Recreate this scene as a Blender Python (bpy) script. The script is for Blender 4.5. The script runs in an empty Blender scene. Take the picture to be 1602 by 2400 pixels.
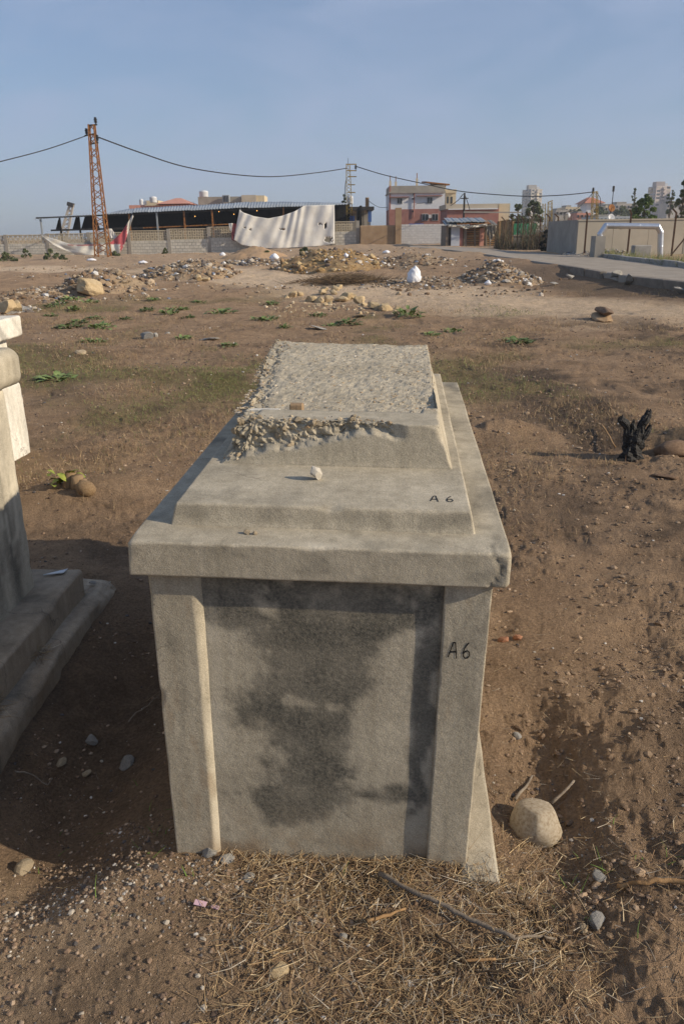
import bpy, bmesh, math, random
import numpy as np
from mathutils import Vector, Matrix

# ------------------------------------------------------------------ camera, sky, sun, exposure
scn = bpy.context.scene
FP, PITCH, ROLL, EYE = 1852.0, math.radians(19.32), math.radians(-0.77), 1.65
FW = np.array([0, math.cos(PITCH), -math.sin(PITCH)])
UP0 = np.array([0, math.sin(PITCH), math.cos(PITCH)])
RT0 = np.array([1.0, 0, 0])
RT = RT0 * math.cos(ROLL) + UP0 * math.sin(ROLL)
UP = UP0 * math.cos(ROLL) - RT0 * math.sin(ROLL)
CAM = np.array([0, 0, EYE])
cd = bpy.data.cameras.new('camera'); cam = bpy.data.objects.new('camera', cd)
scn.collection.objects.link(cam); scn.camera = cam
cd.sensor_fit = 'VERTICAL'; cd.sensor_height = 36; cd.sensor_width = 24; cd.lens = 36 * FP / 2400
cd.clip_start = 0.05; cd.clip_end = 20000
m4 = Matrix.Identity(4)
for i in range(3):
    m4[i][0], m4[i][1], m4[i][2], m4[i][3] = RT[i], UP[i], -FW[i], CAM[i]
cam.matrix_world = m4

SUN_EL, SUN_AZ = math.radians(25), math.radians(16.5)      # from the right, a little behind the viewer
SV = Vector((math.cos(SUN_AZ) * math.cos(SUN_EL), -math.sin(SUN_AZ) * math.cos(SUN_EL), math.sin(SUN_EL)))
sl = bpy.data.lights.new('sun', 'SUN'); sl.energy = 5.0; sl.angle = math.radians(0.6); sl.color = (1.0, 0.86, 0.67)
so = bpy.data.objects.new('sun', sl); scn.collection.objects.link(so)
so.rotation_euler = SV.to_track_quat('Z', 'Y').to_euler()
w = bpy.data.worlds.new('World'); scn.world = w; w.use_nodes = True
wn, wl = w.node_tree.nodes, w.node_tree.links
bg = wn['Background']; bg.inputs['Strength'].default_value = 0.112
sky = wn.new('ShaderNodeTexSky'); sky.sky_type = 'NISHITA'; sky.sun_disc = False
sky.sun_elevation = SUN_EL
sky.sun_rotation = math.atan2(SV.x, SV.y)
sky.air_density = 1.0; sky.dust_density = 1.1; sky.ozone_density = 5.0
# thin cirrus: a soft noise veil over the sky
tc = wn.new('ShaderNodeTexCoord'); mp = wn.new('ShaderNodeMapping')
mp.inputs['Scale'].default_value = (1.2, 1.2, 4.0); mp.inputs['Location'].default_value = (0.35, 0.2, 0.5)
nz = wn.new('ShaderNodeTexNoise'); nz.inputs['Scale'].default_value = 3.0; nz.inputs['Detail'].default_value = 7; nz.inputs['Roughness'].default_value = 0.55; nz.inputs['Distortion'].default_value = 0.6
rp = wn.new('ShaderNodeValToRGB'); rp.color_ramp.elements[0].position = 0.42; rp.color_ramp.elements[1].position = 0.78; rp.color_ramp.elements[0].color = (.36, .36, .36, 1)
rp.color_ramp.elements[1].color = (0.95, 0.95, 0.95, 1)
mx = wn.new('ShaderNodeMix'); mx.data_type = 'RGBA'
mx.inputs[7].default_value = (3.2, 3.95, 5.6, 1)
wl.new(tc.outputs['Generated'], mp.inputs[0]); wl.new(mp.outputs[0], nz.inputs['Vector']); wl.new(nz.outputs['Fac'], rp.inputs[0])
wl.new(rp.outputs[0], mx.inputs[0]); wl.new(sky.outputs[0], mx.inputs[6]); wl.new(mx.outputs[2], bg.inputs['Color'])
scn.view_settings.view_transform = 'Standard'; scn.view_settings.look = 'None'
scn.view_settings.gamma = 1; scn.view_settings.use_curve_mapping = False
scn.view_settings.exposure = 0.04
scn.cycles.use_denoising = True
scn.cycles.max_bounces = 6; scn.cycles.diffuse_bounces = 3; scn.cycles.volume_bounces = 0

# ------------------------------------------------------------------ helpers
R = random.Random(7)
NR = np.random.default_rng(11)
COL = scn.collection

def ray(px, py):
    return FW * FP + RT * (px - 801) + UP * (1200 - py)
def P(px, py, Y):                      # point on a plane Y metres ahead
    d = ray(px, py); return CAM + d * (Y / d[1])
def G0(px, py, z=0.0):
    d = ray(px, py); return CAM + d * ((z - EYE) / d[2])

def _hash(i, j, s):
    n = (i.astype(np.int64) * 374761393 + j.astype(np.int64) * 668265263 + s * 1274126177) & 0x7fffffff
    n = ((n ^ (n >> 13)) * 1274126177) & 0x7fffffff
    return ((n ^ (n >> 16)) & 0xffff) / 65535.0
def vn(x, y, s=0):
    x = np.asarray(x, float); y = np.asarray(y, float)
    i = np.floor(x); j = np.floor(y); u = x - i; v = y - j
    u = u * u * (3 - 2 * u); v = v * v * (3 - 2 * v)
    a = _hash(i, j, s); b = _hash(i + 1, j, s); c = _hash(i, j + 1, s); d = _hash(i + 1, j + 1, s)
    return (a * (1 - u) + b * u) * (1 - v) + (c * (1 - u) + d * u) * v
def fbm(x, y, o=4, s=0, g=0.5):
    t = 0; a = 1; n = 0
    for k in range(o):
        t = t + a * vn(np.asarray(x) * 2 ** k + 17.3 * k, np.asarray(y) * 2 ** k - 9.1 * k, s + k); n += a; a *= g
    return t / n
def f3(p, sc, o=4, s=0):               # cheap 3D-ish noise in -1..1
    return (fbm(p[:, 0] * sc + p[:, 2] * sc * .71, p[:, 1] * sc + p[:, 2] * sc * .63, o, s) + fbm(p[:, 1] * sc + 5 + p[:, 0] * .3 * sc, p[:, 2] * sc, o, s + 9) - 1)
def sstep(a, b, x):
    t = np.clip((x - a) / (b - a), 0, 1); return t * t * (3 - 2 * t)

def mesh_np(name, V, F, smooth=True, cols=None, attrs=None):
    V = np.asarray(V, np.float32); me = bpy.data.meshes.new(name)
    me.vertices.add(len(V)); me.vertices.foreach_set('co', V.ravel())
    Fs = F if isinstance(F, (list, tuple)) and isinstance(F[0], np.ndarray) else [F]
    Fs = [np.asarray(f, np.int32) for f in Fs if len(f)]
    nl = sum(f.size for f in Fs); npoly = sum(len(f) for f in Fs)
    me.loops.add(nl); me.loops.foreach_set('vertex_index', np.concatenate([f.ravel() for f in Fs]))
    me.polygons.add(npoly)
    st = []; base = 0
    for f in Fs:
        st.append(base + np.arange(len(f)) * f.shape[1]); base += f.size
    me.polygons.foreach_set('loop_start', np.concatenate(st).astype(np.int32))
    me.polygons.foreach_set('use_smooth', np.full(npoly, smooth, bool))
    me.update(calc_edges=True); me.validate()
    if cols is not None:
        ca = me.attributes.new('Col', 'FLOAT_COLOR', 'POINT')
        c4 = np.ones((len(V), 4), np.float32); c4[:, :3] = cols; ca.data.foreach_set('color', c4.ravel())
    for k, a in (attrs or {}).items():
        at = me.attributes.new(k, 'FLOAT', 'POINT'); at.data.foreach_set('value', np.asarray(a, np.float32))
    return me

class MB:
    def __init__(s): s.v = []; s.f = []
    def add(s, V, F):
        b = len(s.v); s.v += [tuple(map(float, p)) for p in V]; s.f += [tuple(b + i for i in f) for f in F]; return s
    def box(s, lo, hi, M=None):
        x0, y0, z0 = lo; x1, y1, z1 = hi
        V = [(x0,y0,z0),(x1,y0,z0),(x1,y1,z0),(x0,y1,z0),(x0,y0,z1),(x1,y0,z1),(x1,y1,z1),(x0,y1,z1)]
        if M is not None: V = [M @ Vector(p) for p in V]
        return s.add(V, [(3,2,1,0),(4,5,6,7),(0,1,5,4),(1,2,6,5),(2,3,7,6),(3,0,4,7)])
    def bar(s, a, b, wx, wy=None):      # square bar from a to b
        return s.tube([a, b], [wx * .7071, (wy or wx) * .7071], 4, .785)
    def tube(s, pts, rad, n=8, ph=0.0):
        pts = [Vector(p) for p in pts]
        if not isinstance(rad, (list, tuple)): rad = [rad] * len(pts)
        V = []; F = []; ref = None
        for i, p in enumerate(pts):
            d = (pts[min(i + 1, len(pts) - 1)] - pts[max(i - 1, 0)]).normalized()
            if ref is None: ref = Vector((0, 0, 1)) if abs(d.z) < .9 else Vector((0, 1, 0))
            a = d.cross(ref).normalized(); b = a.cross(d).normalized(); ref = b if abs(d.z) < .9 or True else ref
            for k in range(n):
                t = ph + 2 * math.pi * k / n; V.append(p + (a * math.cos(t) + b * math.sin(t)) * rad[i])
        for i in range(len(pts) - 1):
            for k in range(n):
                F.append((i*n+k, i*n+(k+1) % n, (i+1)*n+(k+1) % n, (i+1)*n+k))
        F.append(tuple(range(n - 1, -1, -1))); F.append(tuple((len(pts)-1)*n + k for k in range(n)))
        return s.add(V, F)
    def lathe(s, prof, c=(0, 0, 0), n=16):
        V = []; F = []
        for r, z in prof:
            for k in range(n):
                t = 2 * math.pi * k / n; V.append((c[0] + r * math.cos(t), c[1] + r * math.sin(t), c[2] + z))
        for i in range(len(prof) - 1):
            for k in range(n): F.append((i*n+k, i*n+(k+1) % n, (i+1)*n+(k+1) % n, (i+1)*n+k))
        F.append(tuple(range(n - 1, -1, -1))); F.append(tuple((len(prof)-1)*n + k for k in range(n)))
        return s.add(V, F)
    def mesh(s, name, smooth=False):
        me = bpy.data.meshes.new(name); me.from_pydata(s.v, [], s.f); me.update()
        if smooth: me.polygons.foreach_set('use_smooth', [True] * len(me.polygons))
        return me
    def build(s, name, m, parent=None, smooth=False):
        return ob(name, s.mesh(name, smooth), m, parent)

def ob(name, me, m=None, parent=None, loc=None):
    o = bpy.data.objects.new(name, me); COL.objects.link(o)
    if m is not None and not me.materials: me.materials.append(m)
    if parent is not None: o.parent = parent
    if loc is not None: o.location = loc
    return o
def empty(name, loc=(0, 0, 0), rz=0):
    o = bpy.data.objects.new(name, None); COL.objects.link(o); o.location = loc; o.rotation_euler = (0, 0, rz); o.empty_display_size = .1; return o
def tag(o, label=None, cat=None, group=None, kind=None):
    for k, v in (('label', label), ('category', cat), ('group', group), ('kind', kind)):
        if v: o[k] = v
    return o
ORD = ['first', 'second', 'third', 'fourth', 'fifth', 'sixth', 'seventh', 'eighth', 'ninth', 'tenth', 'eleventh', 'twelfth', 'thirteenth',
       'fourteenth', 'fifteenth', 'sixteenth', 'seventeenth', 'eighteenth', 'nineteenth', 'twentieth']

# ------------------------------------------------------------------ materials
MATS = {}
def mat(name, cols, scale=6.0, rough=0.9, bump=0.25, bscale=60.0, bdist=0.01, metal=0.0, spec=0.25, rnd=0.0, vcol=False, emit=None, stretch=None, pos=(0.3, 0.7)):
    if name in MATS: return MATS[name]
    m = bpy.data.materials.new(name); MATS[name] = m; m.use_nodes = True
    n, l = m.node_tree.nodes, m.node_tree.links; b = n['Principled BSDF']
    b.inputs['Roughness'].default_value = rough; b.inputs['Metallic'].default_value = metal
    b.inputs['Specular IOR Level'].default_value = spec
    t = n.new('ShaderNodeTexCoord'); src = t.outputs['Object']
    if rnd:
        oi = n.new('ShaderNodeObjectInfo'); ad = n.new('ShaderNodeVectorMath'); ad.operation = 'ADD'
        mu = n.new('ShaderNodeMath'); mu.operation = 'MULTIPLY'; mu.inputs[1].default_value = 37.0
        l.new(oi.outputs['Random'], mu.inputs[0]); l.new(src, ad.inputs[0]); l.new(mu.outputs[0], ad.inputs[1]); src = ad.outputs[0]
    if stretch:
        mpn = n.new('ShaderNodeMapping'); mpn.inputs['Scale'].default_value = stretch; l.new(src, mpn.inputs[0]); src = mpn.outputs[0]
    a = n.new('ShaderNodeTexNoise'); a.inputs['Scale'].default_value = scale; a.inputs['Detail'].default_value = 8; a.inputs['Roughness'].default_value = .62
    l.new(src, a.inputs['Vector'])
    r = n.new('ShaderNodeValToRGB'); e = r.color_ramp.elements
    while len(e) < len(cols): e.new(.5)
    for i, c in enumerate(cols):
        e[i].position = pos[0] + (pos[1] - pos[0]) * i / max(1, len(cols) - 1); e[i].color = (*c, 1)
    l.new(a.outputs['Fac'], r.inputs[0]); out = r.outputs[0]
    if vcol:
        at = n.new('ShaderNodeAttribute'); at.attribute_name = 'Col'
        mm = n.new('ShaderNodeMix'); mm.data_type = 'RGBA'; mm.blend_type = 'MULTIPLY'; mm.inputs[0].default_value = 1
        l.new(out, mm.inputs[6]); l.new(at.outputs['Color'], mm.inputs[7]); out = mm.outputs[2]
    if rnd:
        hs = n.new('ShaderNodeHueSaturation'); mr = n.new('ShaderNodeMapRange'); mr.inputs[3].default_value = 1 - rnd; mr.inputs[4].default_value = 1 + rnd
        l.new(oi.outputs['Random'], mr.inputs[0]); l.new(mr.outputs[0], hs.inputs['Value']); l.new(out, hs.inputs['Color']); out = hs.outputs[0]
    l.new(out, b.inputs['Base Color'])
    if emit:
        b.inputs['Emission Color'].default_value = (*emit[0], 1); b.inputs['Emission Strength'].default_value = emit[1]
    if bump:
        q = n.new('ShaderNodeTexNoise'); q.inputs['Scale'].default_value = bscale; q.inputs['Detail'].default_value = 5; q.inputs['Roughness'].default_value = .65
        l.new(src, q.inputs['Vector'])
        bm_ = n.new('ShaderNodeBump'); bm_.inputs['Strength'].default_value = bump; bm_.inputs['Distance'].default_value = bdist
        l.new(q.outputs['Fac'], bm_.inputs['Height']); l.new(bm_.outputs[0], b.inputs['Normal'])
    return m

def concrete(name, cols, stain_shade=(0.07, 0.068, 0.058), grain=1.0, scale=3.0):
    m = bpy.data.materials.new(name); MATS[name] = m; m.use_nodes = True
    n, l = m.node_tree.nodes, m.node_tree.links; b = n['Principled BSDF']
    b.inputs['Roughness'].default_value = .95; b.inputs['Specular IOR Level'].default_value = .15
    t = n.new('ShaderNodeTexCoord'); src = t.outputs['Object']
    def noise(sc, det=6, ro=.6, dist=0):
        q = n.new('ShaderNodeTexNoise'); q.inputs['Scale'].default_value = sc; q.inputs['Detail'].default_value = det
        q.inputs['Roughness'].default_value = ro; q.inputs['Distortion'].default_value = dist; l.new(src, q.inputs['Vector']); return q.outputs['Fac']
    def ramp(fac, a, bb, c0, c1):
        r = n.new('ShaderNodeValToRGB'); r.color_ramp.elements[0].position = a; r.color_ramp.elements[1].position = bb
        r.color_ramp.elements[0].color = (*c0, 1); r.color_ramp.elements[1].color = (*c1, 1); l.new(fac, r.inputs[0]); return r.outputs[0]
    def mixc(fac, A, B, mode='MIX'):
        x = n.new('ShaderNodeMix'); x.data_type = 'RGBA'; x.blend_type = mode
        if isinstance(fac, float): x.inputs[0].default_value = fac
        else: l.new(fac, x.inputs[0])
        l.new(A, x.inputs[6])
        if isinstance(B, tuple): x.inputs[7].default_value = (*B, 1)
        else: l.new(B, x.inputs[7])
        return x.outputs[2]
    base = ramp(noise(scale, 8, .65), .3, .72, cols[0], cols[1])
    base = mixc(.4, base, ramp(noise(38, 5, .7), .32, .68, (.68,) * 3, (1.25,) * 3), 'MULTIPLY')
    mps = n.new('ShaderNodeMapping'); mps.inputs['Scale'].default_value = (24, 24, 1.6); l.new(src, mps.inputs[0])
    sq = n.new('ShaderNodeTexNoise'); sq.inputs['Scale'].default_value = 1; sq.inputs['Detail'].default_value = 6; l.new(mps.outputs[0], sq.inputs['Vector'])
    base = mixc(.45, base, ramp(sq.outputs['Fac'], .4, .68, (1.06,) * 3, (.70, .69, .66)), 'MULTIPLY')
    vc = n.new('ShaderNodeTexVoronoi'); vc.feature = 'DISTANCE_TO_EDGE'; vc.inputs['Scale'].default_value = 2.3
    wv = n.new('ShaderNodeMix'); wv.data_type = 'VECTOR'; wv.inputs[0].default_value = .12
    nv_ = n.new('ShaderNodeTexNoise'); nv_.inputs['Scale'].default_value = 9; nv_.inputs['Detail'].default_value = 6; l.new(src, nv_.inputs['Vector']); l.new(src, wv.inputs[4]); l.new(nv_.outputs['Color'], wv.inputs[5]); l.new(wv.outputs[1], vc.inputs['Vector'])
    ck = n.new('ShaderNodeMath'); ck.operation = 'MULTIPLY'; l.new(ramp(vc.outputs['Distance'], .0015, .005, (1,) * 3, (0,) * 3), ck.inputs[0]); l.new(ramp(noise(1.9, 2), .52, .6, (0,) * 3, (.75,) * 3), ck.inputs[1])
    base = mixc(ck.outputs[0], base, (.12, .10, .08))
    base = mixc(.55 * grain, base, ramp(noise(420, 3, .6), .36, .64, (.55,) * 3, (1.4,) * 3), 'MULTIPLY')
    # scattered dark pits
    vo = n.new('ShaderNodeTexVoronoi'); vo.inputs['Scale'].default_value = 55; l.new(src, vo.inputs['Vector'])
    pit = ramp(vo.outputs['Distance'], .05, .13, (1, 1, 1), (0, 0, 0))
    pm = n.new('ShaderNodeMath'); pm.operation = 'MULTIPLY'; l.new(pit, pm.inputs[0]); l.new(ramp(noise(9, 2), .58, .68, (0,) * 3, (1,) * 3), pm.inputs[1])
    base = mixc(pm.outputs[0], base, (.16, .13, .10))
    at = n.new('ShaderNodeAttribute'); at.attribute_name = 'stain_shade'
    sm = n.new('ShaderNodeMath'); sm.operation = 'MULTIPLY'; l.new(at.outputs['Fac'], sm.inputs[0])
    l.new(ramp(noise(130, 6, .75), .25, .62, (.45,) * 3, (1,) * 3), sm.inputs[1])
    base = mixc(sm.outputs[0], base, stain_shade)
    ad_ = n.new('ShaderNodeAttribute'); ad_.attribute_name = 'dirt'
    base = mixc(ad_.outputs['Fac'], base, (.27, .19, .115))
    al = n.new('ShaderNodeAttribute'); al.attribute_name = 'lime_light'
    base = mixc(al.outputs['Fac'], base, (.62, .56, .44))
    l.new(base, b.inputs['Base Color'])
    h = n.new('ShaderNodeMath'); h.operation = 'MULTIPLY_ADD'; h.inputs[1].default_value = .55; l.new(noise(350, 3, .6), h.inputs[0]); l.new(noise(60, 5, .6), h.inputs[2])
    h2 = n.new('ShaderNodeMath'); h2.operation = 'MULTIPLY_ADD'; h2.inputs[1].default_value = -.8; l.new(pm.outputs[0], h2.inputs[0]); l.new(h.outputs[0], h2.inputs[2])
    bp = n.new('ShaderNodeBump'); bp.inputs['Strength'].default_value = .45; bp.inputs['Distance'].default_value = .004
    l.new(h2.outputs[0], bp.inputs['Height']); l.new(bp.outputs[0], b.inputs['Normal'])
    return m

M_conc = concrete('tomb_concrete', ((.36, .315, .235), (.50, .445, .34)))
M_conc2 = concrete('left_tomb_plaster', ((.40, .36, .28), (.56, .51, .41)))
M_white = concrete('limewash', ((.60, .56, .47), (.78, .75, .67)), scale=5)
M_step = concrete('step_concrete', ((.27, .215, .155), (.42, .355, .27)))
M_marker = mat('black_marker', [(.012, .012, .012), (.02, .02, .02)], bump=0, rough=.6)
M_stone = mat('limestone', [(.30, .235, .15), (.48, .40, .285)], 9, .95, .6, 40, .012, rnd=.15)
M_grey = mat('grey_stone', [(.22, .21, .19), (.42, .40, .36)], 12, .95, .6, 60, .01, rnd=.15)
M_sand = mat('sandstone', [(.42, .31, .17), (.60, .47, .29)], 3, .95, .6, 14, .05, rnd=.08)
M_brick = mat('broken_brick', [(.34, .15, .08), (.45, .24, .14)], 30, .95, .6, 80, .005, rnd=.15)
M_vcol = mat('loose_bits', [(.8, .8, .8), (1.15, 1.15, 1.15)], 60, .95, .3, 150, .004, vcol=True)
M_straw = mat('dry_straw', [(.85, .85, .85), (1.1, 1.1, 1.1)], 40, .8, 0, vcol=True, spec=.3)
M_rust = mat('rusty_steel', [(.10, .045, .022), (.27, .115, .035), (.36, .18, .06)], 5, .9, .3, 40)
M_yel = mat('yellow_painted_steel', [(.20, .13, .02), (.38, .27, .05)], 6, .8, .2, 40)
M_dark = mat('dark_metal', [(.02, .018, .016), (.05, .045, .04)], 10, .7, .2)
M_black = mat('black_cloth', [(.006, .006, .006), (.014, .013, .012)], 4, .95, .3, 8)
M_cable = mat('cable', [(.02, .02, .022), (.035, .035, .04)], 5, .7, 0)
M_block = mat('wall_block', [(.44, .41, .345), (.57, .54, .465)], 6, .95, .4, 30, .01, rnd=.10)
M_wblock = mat('white_wall_block', [(.48, .475, .46), (.62, .615, .60)], 6, .95, .4, 30, .01, rnd=.06)
M_mortar = mat('mortar', [(.20, .19, .165), (.30, .285, .25)], 8, .95, .3)
M_screen = mat('screen_block', [(.44, .375, .265), (.54, .47, .345)], 5, .95, .3)
M_render = mat('ochre_render', [(.26, .17, .095), (.38, .27, .165)], 1.5, .95, .4, 12, .02)
M_tin = mat('tin_sheet', [(.30, .33, .35), (.46, .49, .50)], 1.2, .55, .1, 20, metal=.4, rnd=.12)
M_tarp = mat('white_tarp', [(.64, .615, .55), (.78, .765, .715)], 1.2, .8, .3, 6, .03)
M_tarpc = mat('coloured_tarp', [(.85, .85, .85), (1.1, 1.1, 1.1)], 2, .8, .2, 8, .02, vcol=True)
M_pink = mat('pink_paint', [(.48, .22, .16), (.58, .30, .22)], 2, .9, .1)
M_red = mat('red_paint', [(.28, .125, .10), (.36, .18, .145)], 2, .9, .1)
M_tile = mat('red_roof_tile', [(.38, .13, .07), (.50, .19, .10)], 6, .9, .3, 20, .03)
M_hwhite = mat('house_white', [(.56, .57, .58), (.68, .69, .70)], 1.2, .95, .1)
M_cream = mat('house_cream', [(.50, .42, .28), (.62, .53, .37)], 1.2, .95, .1)
M_cgrey = mat('grey_concrete', [(.24, .22, .19), (.36, .33, .28)], 1.0, .95, .2, 10)
M_wallc = mat('beige_concrete', [(.40, .35, .27), (.50, .44, .345)], .8, .95, .2, 10)
M_glass = mat('window_glass', [(.02, .025, .03), (.04, .045, .05)], 3, .15, 0, spec=.5)
M_frame = mat('window_frame', [(.5, .5, .48), (.6, .6, .58)], 3, .6, 0)
M_tank = mat('water_tank', [(.50, .51, .52), (.62, .63, .64)], 3, .5, .1)
M_alu = mat('aluminium_cladding', [(.52, .54, .57), (.64, .66, .69)], 3, .32, .08, 30, metal=.85)
M_asph = mat('asphalt', [(.25, .215, .17), (.35, .305, .25)], 1.6, .95, .5, 90, .01)
M_kerb = mat('kerb_concrete', [(.24, .225, .20), (.38, .36, .32)], 3, .95, .4, 30, .01, rnd=.1)
M_wood = mat('grey_wood', [(.13, .10, .075), (.30, .25, .19)], 14, .9, .5, 60, stretch=(1, 1, .2))
M_tanw = mat('tan_root', [(.25, .14, .06), (.40, .25, .12)], 14, .9, .4, 60)
M_char = mat('charred_wood', [(.006, .006, .006), (.03, .026, .022)], 18, .65, .9, 45, .02, spec=.5)
M_leaf = mat('weed_leaf', [(.10, .15, .045), (.21, .265, .10)], 14, .8, .1, rnd=.35)
M_bush = mat('bush_leaf', [(.055, .075, .03), (.14, .16, .07)], 4, .85, 0, rnd=.1)
M_tree = mat('tree_leaf', [(.06, .10, .025), (.16, .22, .06)], 2, .8, 0, rnd=.1)
M_bark = mat('bark', [(.08, .06, .045), (.16, .125, .09)], 10, .95, .5)
M_bag = mat('white_plastic', [(.70, .71, .74), (.82, .83, .85)], 6, .45, .3, 25, .02, spec=.4)
M_blue = mat('blue_tarp', [(.03, .08, .25), (.06, .14, .38)], 3, .7, .1)
M_green = mat('green_screen', [(.02, .16, .07), (.04, .26, .12)], 3, .8, .1)
M_tow = mat('tower_concrete', [(.34, .31, .27), (.46, .42, .36)], .3, .95, 0)
M_bulb = mat('lit_bulb', [(1, .6, .15), (1, .6, .15)], 3, .5, 0, emit=((1, .5, .1), 2.5))
M_plum = mat('pink_plastic', [(.55, .36, .42), (.62, .44, .5)], 8, .5, 0)
M_shell = mat('coconut_husk', [(.16, .10, .05), (.30, .21, .12)], 9, .9, .5, 40, stretch=(1, 1, .3))
M_pale = mat('pale_stone', [(.46, .42, .35), (.62, .58, .50)], 14, .95, .5, 70, .006)
M_glassy = mat('dusty_glass', [(.42, .45, .47), (.55, .58, .6)], 8, .25, 0, spec=.6)
M_branch = mat('dead_branch', [(.05, .033, .02), (.13, .09, .055)], 8, .95, .3)

# ------------------------------------------------------------------ rocks and leaves
def ico(sub):
    bm = bmesh.new(); bmesh.ops.create_icosphere(bm, subdivisions=sub, radius=1); V = np.array([v.co[:] for v in bm.verts]); F = np.array([[v.index for v in f.verts] for f in bm.faces]); bm.free(); return V, F
ICO = {k: ico(k) for k in (1, 2, 3, 4)}
def rock_v(seed, sub=2, cuts=7, rough=.12, squash=(1, 1, .75), keep=(.55, .85)):
    V, F = ICO[sub]; V = V.copy(); rr = np.random.default_rng(seed)
    for _ in range(cuts):
        d = rr.normal(size=3); d /= np.linalg.norm(d); h = rr.uniform(*keep)
        t = V @ d; V = V - np.outer(np.maximum(t - h, 0), d)
    V = V * (1 + rough * f3(V + seed * 3.1, 2.2, 4, seed)[:, None]) * np.array(squash)
    return V, F
_rk = {}
def rock_mesh(seed, sub=3, **k):
    key = (seed, sub, str(k))
    if key not in _rk:
        V, F = rock_v(seed, sub, **k); _rk[key] = mesh_np('rock', V, F, smooth=False if k.get('cuts', 7) > 5 else True)
    return _rk[key]
def rock(name, loc, size, label, cat='stone', group=None, m=None, seed=None, rot=None, sub=3, **k):
    seed = R.randrange(40) if seed is None else seed
    me = rock_mesh(seed, sub, **k).copy() if m is not None else rock_mesh(seed, sub, **k)
    o = ob(name, me, m or M_stone)
    o.scale = size if isinstance(size, (tuple, list)) else (size,) * 3
    o.rotation_euler = rot or (R.uniform(-.3, .3), R.uniform(-.3, .3), R.uniform(0, 6.28)); o.location = tuple(loc)
    return tag(o, label, cat, group)

def scatter_rocks(name, pts, sizes, cols, m, parent=None, sub=1, kind='stuff', squash=.7):
    prot = [rock_v(s, sub, 5, .2, (1, 1, squash)) for s in range(8)]
    n = len(pts); Vs = []; Fs = []; Cs = []; b = 0
    pts = np.asarray(pts); sizes = np.asarray(sizes); cols = np.asarray(cols)
    which = NR.integers(0, 8, n); an = NR.uniform(0, 6.283, n); asp = NR.uniform(.6, 1.25, (n, 3))
    for k in range(8):
        idx = np.where(which == k)[0]
        if not len(idx): continue
        V, F = prot[k]; c, s = np.cos(an[idx])[:, None], np.sin(an[idx])[:, None]
        X = V[None] * asp[idx][:, None, :]
        Y = np.stack([X[:, :, 0] * c - X[:, :, 1] * s, X[:, :, 0] * s + X[:, :, 1] * c, X[:, :, 2]], -1) * sizes[idx][:, None, None] + pts[idx][:, None, :]
        Vs.append(Y.reshape(-1, 3)); nv = len(V)
        Fs.append((F[None] + (b + np.arange(len(idx)) * nv)[:, None, None]).reshape(-1, 3)); b += nv * len(idx)
        Cs.append(np.repeat(cols[idx], nv, 0))
    o = ob(name, mesh_np(name, np.concatenate(Vs), np.concatenate(Fs), False, np.concatenate(Cs)), m, parent)
    if kind: o['kind'] = kind
    return o
def palette(n, cols, wts, jit=.2):
    c = np.array(cols)[NR.choice(len(cols), n, p=np.array(wts) / sum(wts))]
    return np.clip(c * NR.uniform(1 - jit, 1 + jit, (n, 1)), 0, 1)

def strands(name, base, dirs, length, rad, cols, m, sag=.2, kind='stuff', parent=None, seg=2, tri=True):
    """thin three-sided tapered stalks, joined"""
    n = len(base); base = np.asarray(base); dirs = np.asarray(dirs); length = np.asarray(length)[:, None]; rad = np.asarray(rad)[:, None]
    side = np.cross(dirs, NR.normal(size=(n, 3))); side /= np.linalg.norm(side, axis=1)[:, None] + 1e-9
    oth = np.cross(dirs, side); bend = NR.normal(size=(n, 3)) * sag
    rings = []
    for k in range(seg + 1):
        t = k / seg; c = base + dirs * length * t + bend * length * t * t * .5
        r = rad * (1 - .75 * t)
        for a in (0, 2.094, 4.189):
            rings.append(c + (side * math.cos(a) + oth * math.sin(a)) * r)
    V = np.stack(rings, 1).reshape(-1, 3); per = 3 * (seg + 1); F = []
    for k in range(seg):
        for j in range(3):
            F.append([k*3+j, k*3+(j+1) % 3, (k+1)*3+(j+1) % 3, (k+1)*3+j])
    F = (np.array(F)[None] + (np.arange(n) * per)[:, None, None]).reshape(-1, 4)
    o = ob(name, mesh_np(name, V, F, True, np.repeat(cols, per, 0)), m, parent)
    if kind: o['kind'] = kind
    return o
# ------------------------------------------------------------------ road line and terrain heights
NEAR = [(1900, 700, .34), (1720, 681, .34), (1602, 664, .34), (1484, 652, .36), (1411, 639, .40), (1313, 623, .45), (1200, 606, .55), (1100, 591, .70), (1010, 582, .80), (960, 579.5, .83)]
FARE = [(2000, 676, .34), (1800, 649, .34), (1602, 626, .34), (1500, 613, .36), (1420, 604, .40), (1330, 597, .45), (1210, 589, .55), (1120, 581, .70), (1030, 577, .80), (960, 576, .83)]
NE = np.array([G0(*p) for p in NEAR]); FE = np.array([G0(*p) for p in FARE])
_o = np.argsort(NE[:, 1]); NY, NX, NZ = NE[_o, 1], NE[_o, 0], NE[_o, 2]
_of = np.argsort(FE[:, 1]); FY, FX = FE[_of, 1], FE[_of, 0]
def x_far(y): return np.interp(y, FY, FX) + np.where(y < FY[0], (FY[0] - y) * .9, 0)
_rp = np.concatenate([NE, FE, (NE + FE) / 2])
def road_z(x, y):
    num = 0; den = 0
    for q in _rp:
        wt = 1 / ((x - q[0]) ** 2 + (y - q[1]) ** 2 + .3) ** 2; num = num + wt * q[2]; den = den + wt
    return num / den
def x_near(y): return np.interp(y, NY, NX) + np.where(y < NY[0], (NY[0] - y) * .9, 0) - np.where(y > NY[-1], -(y - NY[-1]) * .8, 0)
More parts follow.
